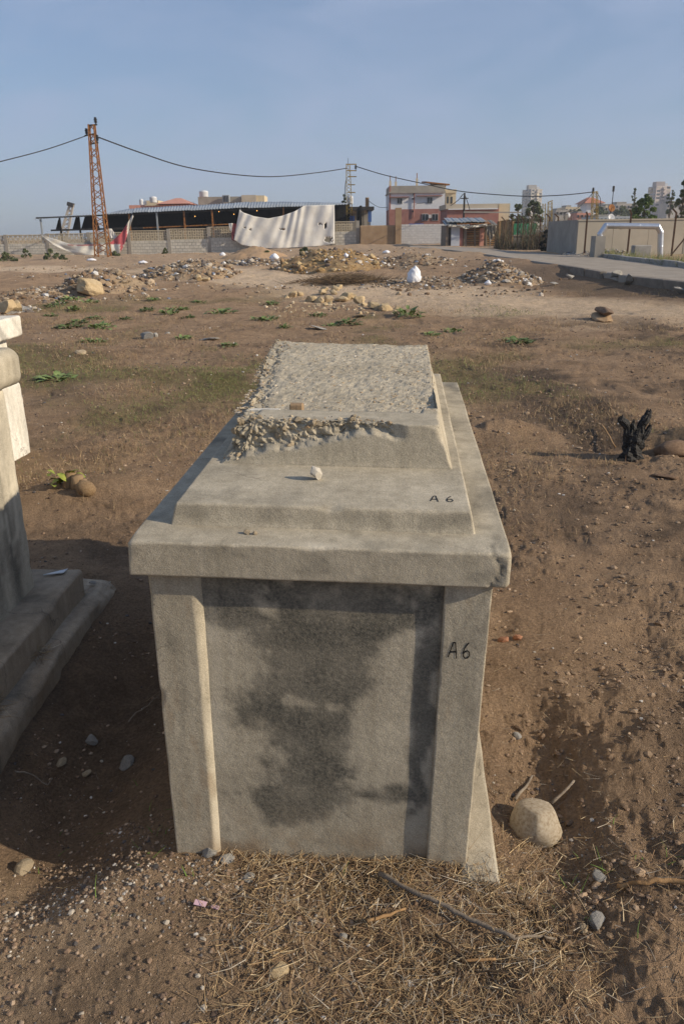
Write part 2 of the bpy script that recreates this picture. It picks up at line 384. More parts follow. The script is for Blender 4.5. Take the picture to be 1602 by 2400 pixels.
ANCH = [tuple(P(a, b, Y)) for a, b, Y in ((-250, 600, 70), (0, 598, 70), (250, 597, 70), (515, 593, 70), (700, 582, 70), (810, 573, 70), (900, 571, 71), (990, 572, 72),
        (1100, 578, 62), (1200, 589, 55), (1300, 592, 50), (1400, 597, 44), (1546, 596, 42), (1700, 606, 41))]
ANCH += [(x, y, z) for y, row in ((2, (0, 0, 0)), (6, (0, 0, 0)), (12, (0, 0, 0)), (20, (0, 0, 0)), (30, (0, .05, .08)), (40, (.1, .22, .4)), (52, (.25, .45, .62)), (110, (.8, .8, .8)), (400, (1, 1, 1)), (3000, (0, 0, 0)))
         for x, z in zip((-.45 * y, 0, .35 * y), row)]
ANCH = np.array(ANCH)
def warp(x, y):
    yy = np.maximum(np.abs(y), .5); return np.stack([np.asarray(x) / (yy + 4) * 1.6, np.log(yy + 1.5) * 1.0], -1)
AW = warp(ANCH[:, 0], ANCH[:, 1])
def bump2(x, y, cx, cy, rx, ry, h, a=0):
    dx, dy = x - cx, y - cy; c, s = math.cos(a), math.sin(a); u, v = (dx * c + dy * s) / rx, (-dx * s + dy * c) / ry
    return h * np.exp(-(u * u + v * v))
def gz_base(x, y):
    q = warp(x, y); num = 0; den = 0
    for k in range(len(ANCH)):
        d2 = (q[..., 0] - AW[k, 0]) ** 2 + (q[..., 1] - AW[k, 1]) ** 2 + .004
        wt = 1 / d2 ** 2; num = num + wt * ANCH[k, 2]; den = den + wt
    z = np.where(y < 14, 0, num / den)
    z = np.where((y >= 14) & (y < 24), z * sstep(14, 24, y), z)
    # eroded edge in front of the road
    z = z - .12 * np.exp(-((x - x_near(y) + 1.0) / 1.6) ** 2) * sstep(16, 22, y) * (1 - sstep(34, 44, y))
    return z
def gz(x, y):
    x = np.asarray(x, float); y = np.asarray(y, float); z = gz_base(x, y)
    far = sstep(4, 30, y)
    # large undulation, clods and crumbs
    z = z + (fbm(x * .8, y * .8, 3, 1) - .5) * (.09 + .16 * far) * sstep(1.2, 3.5, np.hypot(x, y - 1.6) + .6)
    rgh = .35 + .65 * sstep(.35, .65, fbm(x * 1.3 + 4, y * 1.3, 3, 21))
    z = z + (fbm(x * 4.5, y * 4.5, 3, 2) - .5) * .055 * rgh
    z = z + (fbm(x * 17, y * 17, 3, 3) - .5) * .030 * rgh
    cl = fbm(x * 46, y * 46, 2, 4); z = z + np.maximum(cl - .55, 0) * .032 * rgh
    # footprints and hollows on the right
    ft = fbm(x * 3.1 + 9, y * 2.6 + 3, 2, 61); z = z - .022 * sstep(.60, .85, ft) * (x > .5)
    # named shapes around the graves
    z = z + bump2(x, y, -.42, 1.30, .36, .30, .05) + bump2(x, y, -.62, 1.66, .22, .10, .04, .3)
    z = z - bump2(x, y, -.86, 2.55, .22, .75, .15) - bump2(x, y, -1.0, 2.0, .3, .3, .08)
    z = z - bump2(x, y, .62, 2.0, .16, .45, .10, -.1) + bump2(x, y, 1.0, 2.35, .25, .5, .05) - bump2(x, y, 1.22, 2.9, .18, .22, .05)
    z = z + bump2(x, y, 1.45, 6.7, .42, .28, .12) + bump2(x, y, .95, 6.6, .3, .2, .06) + bump2(x, y, 3.1, 6.25, .52, .26, .22) - bump2(x, y, 2.55, 6.1, .22, .16, .10)
    z = z + bump2(x, y, -1.75, 5.2, .5, .35, .10) + bump2(x, y, 1.5, 1.35, .4, .3, .06)
    # the road bed
    s = sstep(x_near(y) + .12, x_near(y) + .5, x) * sstep(12, 18, y) * (1 - sstep(60, 66, y))
    rz = road_z(x, y)
    fr = np.exp(-np.clip(x_near(y) - x, 0, 99) / (1.6 + .12 * np.clip(y - 25, 0, 30))) * sstep(16, 22, y) * (1 - sstep(58, 66, y)) * (x < x_near(y) + .3)
    z = z * (1 - fr) + (rz - .16 * (1 - sstep(28.5, 31, y)) + .015 * sstep(28.5, 31, y) + .1 * (fbm(x * 1.5, y * 1.5, 3, 77) - .5)) * fr
    fz = x_far(y)
    und = s * (1 - sstep(fz - .6, fz + .2, x))
    z = z * (1 - s) + (rz - .05) * s - .12 * und
    return z
def gz1(x, y): return float(gz(np.array([x]), np.array([y]))[0])
def G(px, py):                         # a photographed spot of ground, in the place
    z = 0.0
    for _ in range(12): q = G0(px, py, z); z = .5 * z + .5 * gz1(q[0], q[1])
    return Vector((q[0], q[1], gz1(q[0], q[1])))

# ------------------------------------------------------------------ ground sheet
dense = np.radians(np.concatenate([np.linspace(-52, -30.2, 90), np.linspace(-30, 30, 620), np.linspace(30.2, 52, 90)])); coarse = np.radians(np.arange(55, 306, 4.0))
ang = np.concatenate([dense, coarse]); na = len(ang)
rad_ = np.concatenate([np.geomspace(.75, 60, 640), np.geomspace(62, 110, 40), np.geomspace(120, 9000, 24)]); nr = len(rad_)
A, RR = np.meshgrid(ang, rad_)
GX, GY = (RR * np.sin(A)).ravel(), (RR * np.cos(A)).ravel()
GZ = gz(GX, GY)
V = np.stack([GX, GY, GZ], 1)
i, j = np.meshgrid(np.arange(nr - 1), np.arange(na), indexing='ij'); jn = (j + 1) % na
F = np.stack([i * na + j, i * na + jn, (i + 1) * na + jn, (i + 1) * na + j], -1).reshape(-1, 4)[:, ::-1]
V = np.vstack([V, [[0, 0, gz1(0, 0)]]]); cen = len(V) - 1
F3 = np.stack([np.full(na, cen), (np.arange(na) + 1) % na, np.arange(na)], -1)
def dist_poly(x, y, pts):
    d = np.full(x.shape, 1e9)
    for (ax, ay), (bx, by) in zip(pts[:-1], pts[1:]):
        vx, vy = bx - ax, by - ay; t = np.clip(((x - ax) * vx + (y - ay) * vy) / (vx * vx + vy * vy), 0, 1)
        d = np.minimum(d, np.hypot(x - ax - t * vx, y - ay - t * vy))
    return d
TRK = [tuple(G0(a, b)[:2]) for a, b in ((-200, 636), (60, 637), (190, 640))]
TRK2 = [tuple(G0(a, b)[:2]) for a, b in ((430, 642), (560, 652), (720, 668), (900, 688), (1150, 706), (1400, 722), (1602, 735), (1800, 745))]
X_, Y_ = V[:, 0], V[:, 1]
wob = (fbm(X_ * .7, Y_ * .7, 3, 31) - .5)
tr = np.maximum(1 - sstep(.8, 2.6, dist_poly(X_, Y_, TRK) + wob * 2.2), 1 - sstep(1.3, 4.0, dist_poly(X_, Y_, TRK2) + wob * 2.5))
tr = np.maximum(tr, sstep(38, 44, Y_) * (1 - sstep(64, 80, Y_)) * .25)
tr = np.maximum(tr, .55 * sstep(.1, -.3, X_ + .15 * wob) * sstep(1.95, 1.6, Y_) * (.5 + .5 * sstep(.3, .6, fbm(X_ * 5, Y_ * 5, 4, 58))))  # paler soil paints sunlight onto the dim lower-left mound
gr = sstep(.52, .72, fbm(X_ * .55 + 3, Y_ * .4, 4, 41)) * sstep(4.5, 8, Y_) * (1 - sstep(18, 30, Y_)) * .55
gr = np.maximum(gr, .9 * np.exp(-((X_ + 1.3) / .9) ** 2 - ((Y_ - 9.6) / 1.5) ** 2) * sstep(.35, .6, fbm(X_ * 2, Y_ * 2, 3, 43)))
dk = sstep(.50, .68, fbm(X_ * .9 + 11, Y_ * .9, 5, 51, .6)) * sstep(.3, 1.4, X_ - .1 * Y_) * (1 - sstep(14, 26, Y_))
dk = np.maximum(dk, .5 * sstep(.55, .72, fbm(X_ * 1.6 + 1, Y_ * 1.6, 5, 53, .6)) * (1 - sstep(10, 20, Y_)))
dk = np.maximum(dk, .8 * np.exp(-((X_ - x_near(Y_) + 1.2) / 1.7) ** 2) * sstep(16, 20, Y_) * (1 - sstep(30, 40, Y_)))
dk = np.maximum(dk, .75 * np.exp(-((X_ + .95) / .55) ** 2 - ((Y_ - 2.6) / .9) ** 2))  # shade of the left trench painted into the soil colour
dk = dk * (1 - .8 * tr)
me = mesh_np('ground', V, [F, F3], True, None, {'track_sun': tr, 'green': gr, 'ash': dk})  # ash holds charred soil plus the painted trench shade
gm = bpy.data.materials.new('soil'); gm.use_nodes = True
n, l = gm.node_tree.nodes, gm.node_tree.links; b = n['Principled BSDF']; b.inputs['Roughness'].default_value = 1; b.inputs['Specular IOR Level'].default_value = .1
geo = n.new('ShaderNodeNewGeometry')
def gnoise(sc, det=6, ro=.62):
    q = n.new('ShaderNodeTexNoise'); q.inputs['Scale'].default_value = sc; q.inputs['Detail'].default_value = det; q.inputs['Roughness'].default_value = ro
    l.new(geo.outputs['Position'], q.inputs['Vector']); return q.outputs['Fac']
def gramp(fac, a, bb, c0, c1):
    r = n.new('ShaderNodeValToRGB'); r.color_ramp.elements[0].position = a; r.color_ramp.elements[1].position = bb
    r.color_ramp.elements[0].color = (*c0, 1); r.color_ramp.elements[1].color = (*c1, 1); l.new(fac, r.inputs[0]); return r.outputs[0]
def gmix(fac, A_, B_, mode='MIX'):
    x = n.new('ShaderNodeMix'); x.data_type = 'RGBA'; x.blend_type = mode
    if isinstance(fac, float): x.inputs[0].default_value = fac
    else: l.new(fac, x.inputs[0])
    l.new(A_, x.inputs[6]); l.new(B_, x.inputs[7]); return x.outputs[2]
def gattr(nm):
    a_ = n.new('ShaderNodeAttribute'); a_.attribute_name = nm; return a_.outputs['Fac']
c = gramp(gnoise(1.7, 8, .7), .3, .7, (.285, .195, .122), (.45, .318, .205))
c = gmix(gattr('green'), c, gramp(gnoise(25, 4), .35, .65, (.10, .105, .035), (.20, .17, .07)))
c = gmix(gattr('track_sun'), c, gramp(gnoise(4, 6), .3, .7, (.54, .41, .275), (.66, .52, .37)))
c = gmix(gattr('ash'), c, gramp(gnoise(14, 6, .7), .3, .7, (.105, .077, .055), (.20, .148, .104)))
c = gmix(.5, c, gramp(gnoise(9, 8, .75), .3, .7, (.55, .55, .55), (1.35, 1.32, 1.28)), 'MULTIPLY')
c = gmix(.55, c, gramp(gnoise(85, 4, .7), .34, .66, (.5, .5, .5), (1.45, 1.42, 1.4)), 'MULTIPLY')
l.new(c, b.inputs['Base Color'])
hh = n.new('ShaderNodeMath'); hh.operation = 'MULTIPLY_ADD'; hh.inputs[1].default_value = .35; l.new(gnoise(240, 3), hh.inputs[0]); l.new(gnoise(60, 5, .7), hh.inputs[2])
bp = n.new('ShaderNodeBump'); bp.inputs['Strength'].default_value = 1.0; bp.inputs['Distance'].default_value = .03
l.new(hh.outputs[0], bp.inputs['Height']); l.new(bp.outputs[0], b.inputs['Normal'])
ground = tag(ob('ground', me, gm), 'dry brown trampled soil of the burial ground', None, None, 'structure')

# ------------------------------------------------------------------ road
Vr = []; Fr = []; K = 60; Wd = 14
tt = np.linspace(0, len(NE) - 1, K)
def pl(E_, t): return np.stack([np.interp(t, np.arange(len(E_)), E_[:, k]) for k in range(3)], -1)
a_, b_ = pl(NE, tt), pl(FE, tt)
for k in range(K):
    for q in range(Wd):
        s = q / (Wd - 1); p = a_[k] * (1 - s) + b_[k] * s
        ed = .25 * (vn(k * .9, 3.0, 5) - .5) if q == 0 else 0
        Vr.append((p[0] + ed, p[1], p[2] + .03 * (vn(k * .7, q * .9, 9) - .5)))
    Vr.append((a_[k][0] + .1, a_[k][1], a_[k][2] - .6))
for k in range(K - 1):
    for q in range(Wd - 1):
        a0 = k * (Wd + 1) + q; Fr.append((a0, a0 + 1, a0 + Wd + 2, a0 + Wd + 1))
    Fr.append((k * (Wd + 1), (k + 1) * (Wd + 1), (k + 1) * (Wd + 1) + Wd, k * (Wd + 1) + Wd))
tag(ob('road', mesh_np('road', Vr, Fr), M_asph), 'worn dusty asphalt lane beyond the field', None, None, 'structure')
# ------------------------------------------------------------------ rounded, chipped concrete blocks
def axis(lo, hi, step, r):
    L = hi - lo; n_ = max(2, int(L / step)); inner = np.linspace(lo + 2 * r, hi - 2 * r, n_)
    e = np.linspace(0, 2 * r, 7)
    return np.unique(np.round(np.concatenate([lo + e, inner, hi - e]), 5))
def rbox(lo, hi, step=.02, r=.012, rvar=.6, chip=None, seed=0):
    """box surface with worn round edges; chip(p)->extra edge radius"""
    lo, hi = np.array(lo, float), np.array(hi, float)
    st = step if isinstance(step, (tuple, list)) else (step,) * 3
    ax = [axis(lo[k], hi[k], st[k], r) for k in range(3)]
    Vs = []; Fs = []; b0 = 0
    for d in range(3):
        u_, v_ = [(1, 2), (2, 0), (0, 1)][d]
        U, W_ = np.meshgrid(ax[u_], ax[v_], indexing='ij')
        for side in (0, 1):
            p = np.zeros((U.size, 3)); p[:, u_] = U.ravel(); p[:, v_] = W_.ravel(); p[:, d] = (lo, hi)[side][d]
            nu, nv = U.shape; ii, jj = np.meshgrid(np.arange(nu - 1), np.arange(nv - 1), indexing='ij')
            f = np.stack([ii * nv + jj, (ii + 1) * nv + jj, (ii + 1) * nv + jj + 1, ii * nv + jj + 1], -1).reshape(-1, 4)
            if side == 0: f = f[:, ::-1]
            Vs.append(p); Fs.append(f + b0); b0 += len(p)
    Vv = np.concatenate(Vs); Ff = np.concatenate(Fs)
    key = np.round(Vv * 1e5).astype(np.int64); _, idx, inv = np.unique(key, axis=0, return_index=True, return_inverse=True)
    Vv = Vv[idx]; Ff = inv.ravel()[Ff]
    rr = r * (1 + rvar * f3(Vv, 9, 3, seed) * 1.6)
    if chip is not None: rr = rr + chip(Vv)
    rr = np.clip(rr, .002, None)[:, None]
    c_ = np.clip(Vv, lo + rr, hi - rr); d_ = Vv - c_; L = np.linalg.norm(d_, axis=1)[:, None]
    dirv = d_ / np.maximum(L, 1e-9); Vn = np.where(L > 1e-9, c_ + dirv * np.minimum(rr, L if False else rr), Vv)
    return Vn, Ff, dirv
def chips(spots):
    def fn(p):
        e = np.zeros(len(p))
        for (x, y, z, rad, dep) in spots:
            d = np.sqrt(((p - np.array([x, y, z])) ** 2).sum(1)) / rad
            e = e + dep * np.clip(1.15 - d + .5 * f3(p, 60, 2, 5), 0, 1)
        return e
    return fn

# ------------------------------------------------------------------ the marked tomb
YAW, TS, TB = -.0776, .0195, -.0216
u = np.array([math.cos(YAW), math.sin(YAW), 0]); v = np.array([-math.sin(YAW), math.cos(YAW), 0]); k = np.array([0, 0, 1.0])
u = u - TS * k; k = k + TS * u; v = v - TB * k; k = k + TB * v
u, v, k = (q / np.linalg.norm(q) for q in (u, v, k))
tomb = empty('concrete_tomb'); O = np.array([-.0783, 1.7374, 0])
mt = Matrix.Identity(4)
for i in range(3): mt[i][0], mt[i][1], mt[i][2], mt[i][3] = u[i], v[i], k[i], O[i]
tomb.matrix_world = mt
tag(tomb, 'stepped grey concrete tomb with broken gravel-filled top and handwritten code A 6', 'tomb')
def TL(x, y, z): return Vector(mt @ Vector((x, y, z)))
HB, HS, HT, HU = .872, .0896, .0543, .122
WB, WB2, OV, WS, LS, WT, ST, LT = .418, .406, .027, .453, 2.0, .378, .117, 1.80
Z1, Z2, Z3 = HB + HS, HB + HS + HT, HB + HS + HT + HU
def grow(nm, Vn, F, m, parent, stain_shade=None, lime_light=None, smooth=True, kind=None, dirt=None):
    at = {}
    if stain_shade is not None: at['stain_shade'] = stain_shade
    if dirt is not None: at['dirt'] = dirt
    if lime_light is not None: at['lime_light'] = lime_light
    o = ob(nm, mesh_np(nm, Vn, F, smooth, None, at), m, parent)
    return o
# body core with the recessed panel
PD = .0145
Vn, F, dv = rbox((-WB + .004, OV + PD, -.25), (WB - .004, LS - .04, HB), (.012, .06, .012), .008, seed=2)
def taper(Vn):
    t = np.clip((HB - Vn[:, 2]) / HB, 0, 1.2); Vn[:, 0] *= 1 - (1 - WB2 / WB) * t; return Vn
Vn[:, 1] += .003 * f3(Vn, 5, 3, 3) * (Vn[:, 1] < .2)
# lichen stain: blobs on the panel, plus shade painted under lid and beside right pilaster (x, z, rx, rz, weight)
fx, fz = Vn[:, 0], Vn[:, 2]
wx = fx + .05 * (fbm(fx * 9, fz * 9, 4, 71) - .5) * 2; wz = fz + .05 * (fbm(fx * 9 + 5, fz * 9, 4, 72) - .5) * 2
st = np.zeros(len(Vn))
for (bx, bz, rx, rz, wt) in ((0, .845, .32, .035, .75), (-.23, .785, .08, .06, .75), (.12, .775, .12, .055, .9), (-.02, .66, .17, .16, .9), (-.05, .46, .18, .20, .92), (-.05, .26, .22, .13, .82), (.165, .235, .11, .055, .85), (.268, .5, .03, .45, .8), (.25, .80, .06, .08, .75), (.07, .57, .10, .10, .9)):
    st = np.maximum(st, wt * np.exp(-(((wx - bx) / rx) ** 2 + ((wz - bz) / rz) ** 2) ** 1.4 * .55))
for (bx, bz, rx, rz, wt) in ((-.065, .508, .05, .024, .8), (.035, .503, .022, .018, .7), (.17, .66, .06, .035, .7), (.18, .50, .06, .09, .8), (.18, .36, .07, .06, .7), (-.10, .80, .04, .04, .6), (-.25, .5, .05, .2, .5)):
    st = st * (1 - wt * np.exp(-((wx - bx) / rx) ** 2 - ((wz - bz) / rz) ** 2))
st = sstep(.31, .66, st + .5 * (fbm(fx * 40, fz * 40, 4, 73, .75) - .5) + 1.15 * (fbm(fx * 8 + 3, fz * 8, 5, 74, .55) - .5)) * (.55 + .6 * fbm(fx * 14, fz * 14, 4, 79)) * (np.abs(fx) < .34)
lm = .35 * np.exp(-((fx + .27) / .02) ** 2) * sstep(.4, .7, fbm(fx * 6, fz * 14, 3, 75)) + .25 * sstep(.12, .05, fz) * 0 + .22 * np.exp(-((fz - .08) / .04) ** 2) * sstep(.45, .7, fbm(fx * 12, fz * 20, 3, 76))
dt = .75 * np.exp(-np.clip(fz - .03, 0, 2) / .055) * sstep(.25, .6, fbm(fx * 14, fz * 14, 4, 171)) + .55 * np.exp(-((wx - .287) / .008) ** 2) * sstep(.45, .6, fbm(fx * 20, fz * 9, 3, 172)) * (fz > .35) * (fz < .72)
grow('body', taper(Vn), F, M_conc, tomb, st, np.clip(lm, 0, 1), dirt=np.clip(dt, 0, .9))
# two pilasters; the left one has a splayed inner edge that takes the light
for side in (-1, 1):
    w0 = .112
    lo = (-WB, OV, -.25) if side < 0 else (WB - w0, OV, -.25); hi = (-WB + w0, OV + PD + .02, HB) if side < 0 else (WB, OV + PD + .02, HB)
    Vn, F, dv = rbox(lo, hi, (.01, .010, .010), .0045, .7, chips([(-WB, OV, .52, .02, .012), (-WB, OV, .50, .03, .006), (-WB, OV, .3, .03, .004), (WB - w0, OV, .6, .02, .004), (-WB, OV, .8, .03, .005)]), 4)
    if side < 0:                       # splay
        e = np.clip((Vn[:, 1] - OV) / PD, 0, 1.3) * sstep(-WB + w0 - .02, -WB + w0, Vn[:, 0]); Vn[:, 0] += .017 * e
    Vn[:, :2] += .0009 * np.stack([f3(Vn, 7, 3, 5), f3(Vn, 6, 3, 6)], 1)
    st = .5 * sstep(.5, .75, fbm(Vn[:, 0] * 25, Vn[:, 2] * 14, 4, 77)) * sstep(.55, .85, Vn[:, 2]) + .25 * sstep(.55, .8, fbm(Vn[:, 0] * 40, Vn[:, 2] * 6, 4, 78))
    lm = .55 * sstep(-WB + w0 - .004, -WB + w0 + .01, Vn[:, 0]) * sstep(.25, .6, fbm(Vn[:, 0] * 20, Vn[:, 2] * 9, 3, 79)) if side < 0 else None  # paler splay: its sunlit brightness is painted into the colour
    grow('pilaster', taper(Vn), F, M_conc, tomb, st, lm, dirt=.6 * np.exp(-np.clip(Vn[:, 2] - .02, 0, 2) / .05) * sstep(.3, .6, fbm(Vn[:, 0] * 14, Vn[:, 2] * 14, 4, 173)) + .4 * sstep(.66, .8, fbm(Vn[:, 0] * 30, Vn[:, 2] * 8, 4, 174)))
    if side > 0: PIL = Vn[Vn[:, 1] < OV + .008]
# lid slab
def lidchip(p):
    return chips([(WS, 0, Z1, .05, .006), (WS, 0, HB, .04, .006), (-.02, 0, Z1, .04, .007), (.02, 0, Z1, .02, .006), (-.19, 0, Z1, .012, .006), (.13, 0, Z1, .013, .006), (-.3, 0, Z1, .02, .004), (.18, 0, Z1, .012, .005), (-WS, 0, Z1, .05, .008)])(p)
Vn, F, dv = rbox((-WS, 0, HB), (WS, LS, Z1), (.010, .03, .008), .0055, .6, lidchip, 8)
Vn[:, 2] += .0012 * f3(Vn, 4, 4, 9); Vn[:, 1] += .0015 * f3(Vn, 4, 4, 10) * (Vn[:, 1] < .1)
# crack down the right front corner
cr = np.exp(-((Vn[:, 0] - (WS - .03 + .01 * np.sin(Vn[:, 2] * 70))) / .0045) ** 2) * (Vn[:, 1] < .06); Vn[:, 1] += .005 * cr
st = .55 * sstep(.5, .72, fbm(Vn[:, 0] * 7, Vn[:, 1] * 5, 5, 81)) * sstep(.36, .40, np.abs(Vn[:, 0]) - .0) * (Vn[:, 1] > .15) + .35 * sstep(.55, .75, fbm(Vn[:, 0] * 16, Vn[:, 2] * 30 + Vn[:, 1] * 9, 4, 82)) + .6 * cr
lm = .5 * np.exp(-((Vn[:, 0] + .0) / .04) ** 2 - ((Vn[:, 2] - Z1) / .008) ** 2) * (Vn[:, 1] < .03)
grow('lid_slab', Vn, F, M_conc, tomb, np.clip(st, 0, .8), lm)
# middle tier, sides battered
Vn, F, dv = rbox((-WT, ST, Z1 - .01), (WT, ST + LT, Z2), (.010, .03, .007), .0055, .6, chips([(-.0, ST, Z2, .045, .010), (.03, ST, Z2, .03, .010), (.2, ST, Z2, .03, .004), (.25, ST, Z2, .03, .004), (.29, ST, Z2, .012, .005)]), 12)
t = np.clip((Vn[:, 2] - Z1) / HT, 0, 1); Vn[:, 0] *= 1 - .032 * t; Vn[:, 1] += .010 * t * (1 - sstep(ST, ST + .2, Vn[:, 1])); 
fl = np.exp(-np.clip(Vn[:, 2] - Z1, 0, 1) / .004); Vn[:, 1] -= .003 * fl * (Vn[:, 1] < ST + .05)   # cove at its foot
Vn[:, 2] += .001 * f3(Vn, 4, 4, 13)
TIER = Vn[Vn[:, 2] > Z2 - .01]
grow('middle_tier', Vn, F, M_conc, tomb, .3 * sstep(.55, .75, fbm(Vn[:, 0] * 9, Vn[:, 1] * 9 + Vn[:, 2] * 20, 4, 83)))
# upper box: front rim whole, front-left edge and left flank broken open
A1, B1, B2 = .335, .468, 1.86
Vn, F, dv = rbox((-A1, B1, Z2 - .01), (A1, B2, Z3), (.007, .014, .007), .005, .6, chips([(A1, B1, Z3 - .03, .04, .016), (A1, B1 + .1, Z3, .05, .01), (A1, B1 + .5, Z3, .2, .008)]), 15)
ht = np.clip((Vn[:, 2] - Z2) / HU, 0, 1)
front = 1 - sstep(.02, .10, Vn[:, 1] - B1); left = 1 - sstep(.02, .09, Vn[:, 0] + A1); inside = ((np.abs(Vn[:, 0]) < A1 - 1e-4))
zl = .12 + .62 * np.clip((Vn[:, 0] + A1) / .40, 0, 1) + .30 * (fbm(Vn[:, 0] * 26, Vn[:, 2] * 4, 3, 91) - .5)
ero = sstep(-.02, .04, ht - zl) * front * sstep(.24, .13, Vn[:, 0])
erl = left * sstep(.0, .25, ht + .3 * (fbm(Vn[:, 1] * 14, Vn[:, 2] * 14, 3, 92) - .4))
rg = np.abs(f3(Vn, 38, 3, 16)) * .035 + np.abs(f3(Vn, 90, 2, 17)) * .03 + NR.random(len(Vn)) * .006
Vn[:, 1] += ero * (.020 + rg * .8); Vn[:, 0] += erl * (.015 + rg) ; Vn[:, 2] -= erl * np.abs(f3(Vn, 25, 3, 18)) * .05 * sstep(.8, 1, ht)
Vn[:, 1] += .014 * ht * (1 - sstep(0, .2, Vn[:, 1] - B1))                        # batter
Vn[:, 0] -= Vn[:, 0] / A1 * .035 * ht * np.where(Vn[:, 0] < 0, 1 - .9 * sstep(.3, 1.3, Vn[:, 1] - B1), 1)
Vn[:, 0] -= .062 * sstep(0, 1.3, Vn[:, 1] - B1) * (1 - sstep(-.3, -.1, Vn[:, 0]))
rec = (ht > .97) * sstep(B1 + .165, B1 + .175, Vn[:, 1] + .006 * f3(Vn, 20, 3, 19)) * sstep(.255, .245, Vn[:, 0] - .2 * sstep(B1 + .22, B1 + .30, Vn[:, 1])) * sstep(-.34, -.30, Vn[:, 0])
rec = rec * (1 - .9 * sstep(B1 + .2, B1 + .6, Vn[:, 1]))
Vn[:, 2] -= .024 * rec
top = (ht > .9) * (Vn[:, 1] > B1 + .17); Vn[:, 2] += top * (.010 * f3(Vn, 12, 4, 20) + .008 * f3(Vn, 60, 3, 21)) + .02 * top * sstep(.2, 1.3, Vn[:, 1] - B1)
Vn[:, 2] += .02 * (ht > .9) * sstep(1.2, 1.39, Vn[:, 1] - B1) * f3(Vn, 9, 3, 24)
fl = np.exp(-np.clip(Vn[:, 2] - Z2, 0, 1) / .006) * (1 - ero); Vn[:, 1] -= .003 * fl * (Vn[:, 1] < B1 + .06); Vn[:, 0] += .004 * fl * (Vn[:, 0] > A1 - .05)
upper = grow('upper_box', Vn, F, M_conc, tomb, .25 * np.maximum(ero, erl) * sstep(.4, .6, fbm(Vn[:, 0] * 30, Vn[:, 2] * 30 + Vn[:, 1] * 22, 3, 93)))
me_ = upper.data; brk = np.maximum(ero, erl) > .35; top_r = (ht > .95) & (Vn[:, 1] > B1 + .18); fl_ = np.zeros(len(me_.loops), np.int32); me_.loops.foreach_get('vertex_index', fl_)
fsm = ~((brk | top_r)[fl_].reshape(-1, 4).all(1)); me_.polygons.foreach_set('use_smooth', fsm)      # sharp fracture facets
PEB = [(.40, .33, .23), (.46, .39, .285), (.34, .26, .165), (.28, .24, .19), (.54, .48, .39), (.38, .26, .15), (.20, .18, .165)]
q = np.where((np.maximum(ero, erl) > .45) & (NR.random(len(Vn)) < .10))[0]
# a few larger stones that stick out of the break are pieces of their own
big = NR.choice(np.where((ero > .7) & (Vn[:, 0] < .06))[0], 26, replace=False)
big = np.concatenate([big, NR.choice(np.where(erl > .7)[0], 34, replace=False)])
for q_ in big:
    s_ = R.uniform(.007, .020) if Vn[q_][0] > -.28 else R.uniform(.006, .013); o = ob('embedded_stone', rock_mesh(R.randrange(10), 2, cuts=11, rough=.2, keep=(.4, .7)), None, tomb); o.data.materials.clear() if False else None
    o.location = tuple(Vn[q_]); o.scale = (s_, s_ * R.uniform(.7, 1.1), s_ * R.uniform(.6, .95)); o.rotation_euler = (R.uniform(0, 6), R.uniform(0, 6), R.uniform(0, 6))
    o.data.materials.append(M_stone) if not o.data.materials else None
scatter_rocks('exposed_aggregate', Vn[q] + NR.normal(0, .002, (len(q), 3)) + np.stack([.004 * erl[q], .004 * ero[q], 0 * q], 1), .0025 * 4.5 ** (NR.random(len(q)) ** 2), palette(len(q), PEB, (5, 4, 4, 3, 2, 2, 1)), M_vcol, tomb)
N = 9000; px = NR.uniform(-.40, .30, N); py = NR.uniform(B1 + .18, B2 - .01, N)
ok = px > (-.315 - .062 * sstep(0, 1.3, py - B1)); px, py = px[ok], py[ok]
# height of the fill below each pebble
tm = (ht > .9) & (Vn[:, 2] > Z3 - .05); from mathutils import kdtree
kd = kdtree.KDTree(int(tm.sum())); pts_ = Vn[tm]
for i_, p_ in enumerate(pts_): kd.insert((p_[0], p_[1], 0), i_)
kd.balance(); pz = np.array([pts_[kd.find((a, b, 0))[1]][2] for a, b in zip(px, py)])
sz = np.where(px > .2, .003 * 3.0 ** NR.random(len(px)), .0020 * 4.2 ** (NR.random(len(px)) ** 1.5))
scatter_rocks('gravel_fill', np.stack([px, py, pz - sz * .38], 1), sz, palette(len(px), PEB, (6, 4, 4, 2, 2, 2, .6)), M_vcol, tomb, squash=.55)
# footing strip at the right
Vn, F, dv = rbox((.39, -.03, -.3), (.492, 1.9, .02), (.012, .05, .02), .008, 1.0, None, 22)
Vn[:, 0] += .008 * f3(Vn, 6, 3, 23) * (Vn[:, 0] > .5); Vn[:, 2] += .02 * sstep(.0, .8, Vn[:, 1]) * (Vn[:, 2] > 0)
grow('footing', Vn, F, M_conc, tomb, .2 * sstep(.5, .7, fbm(Vn[:, 0] * 12, Vn[:, 1] * 9, 3, 95)))
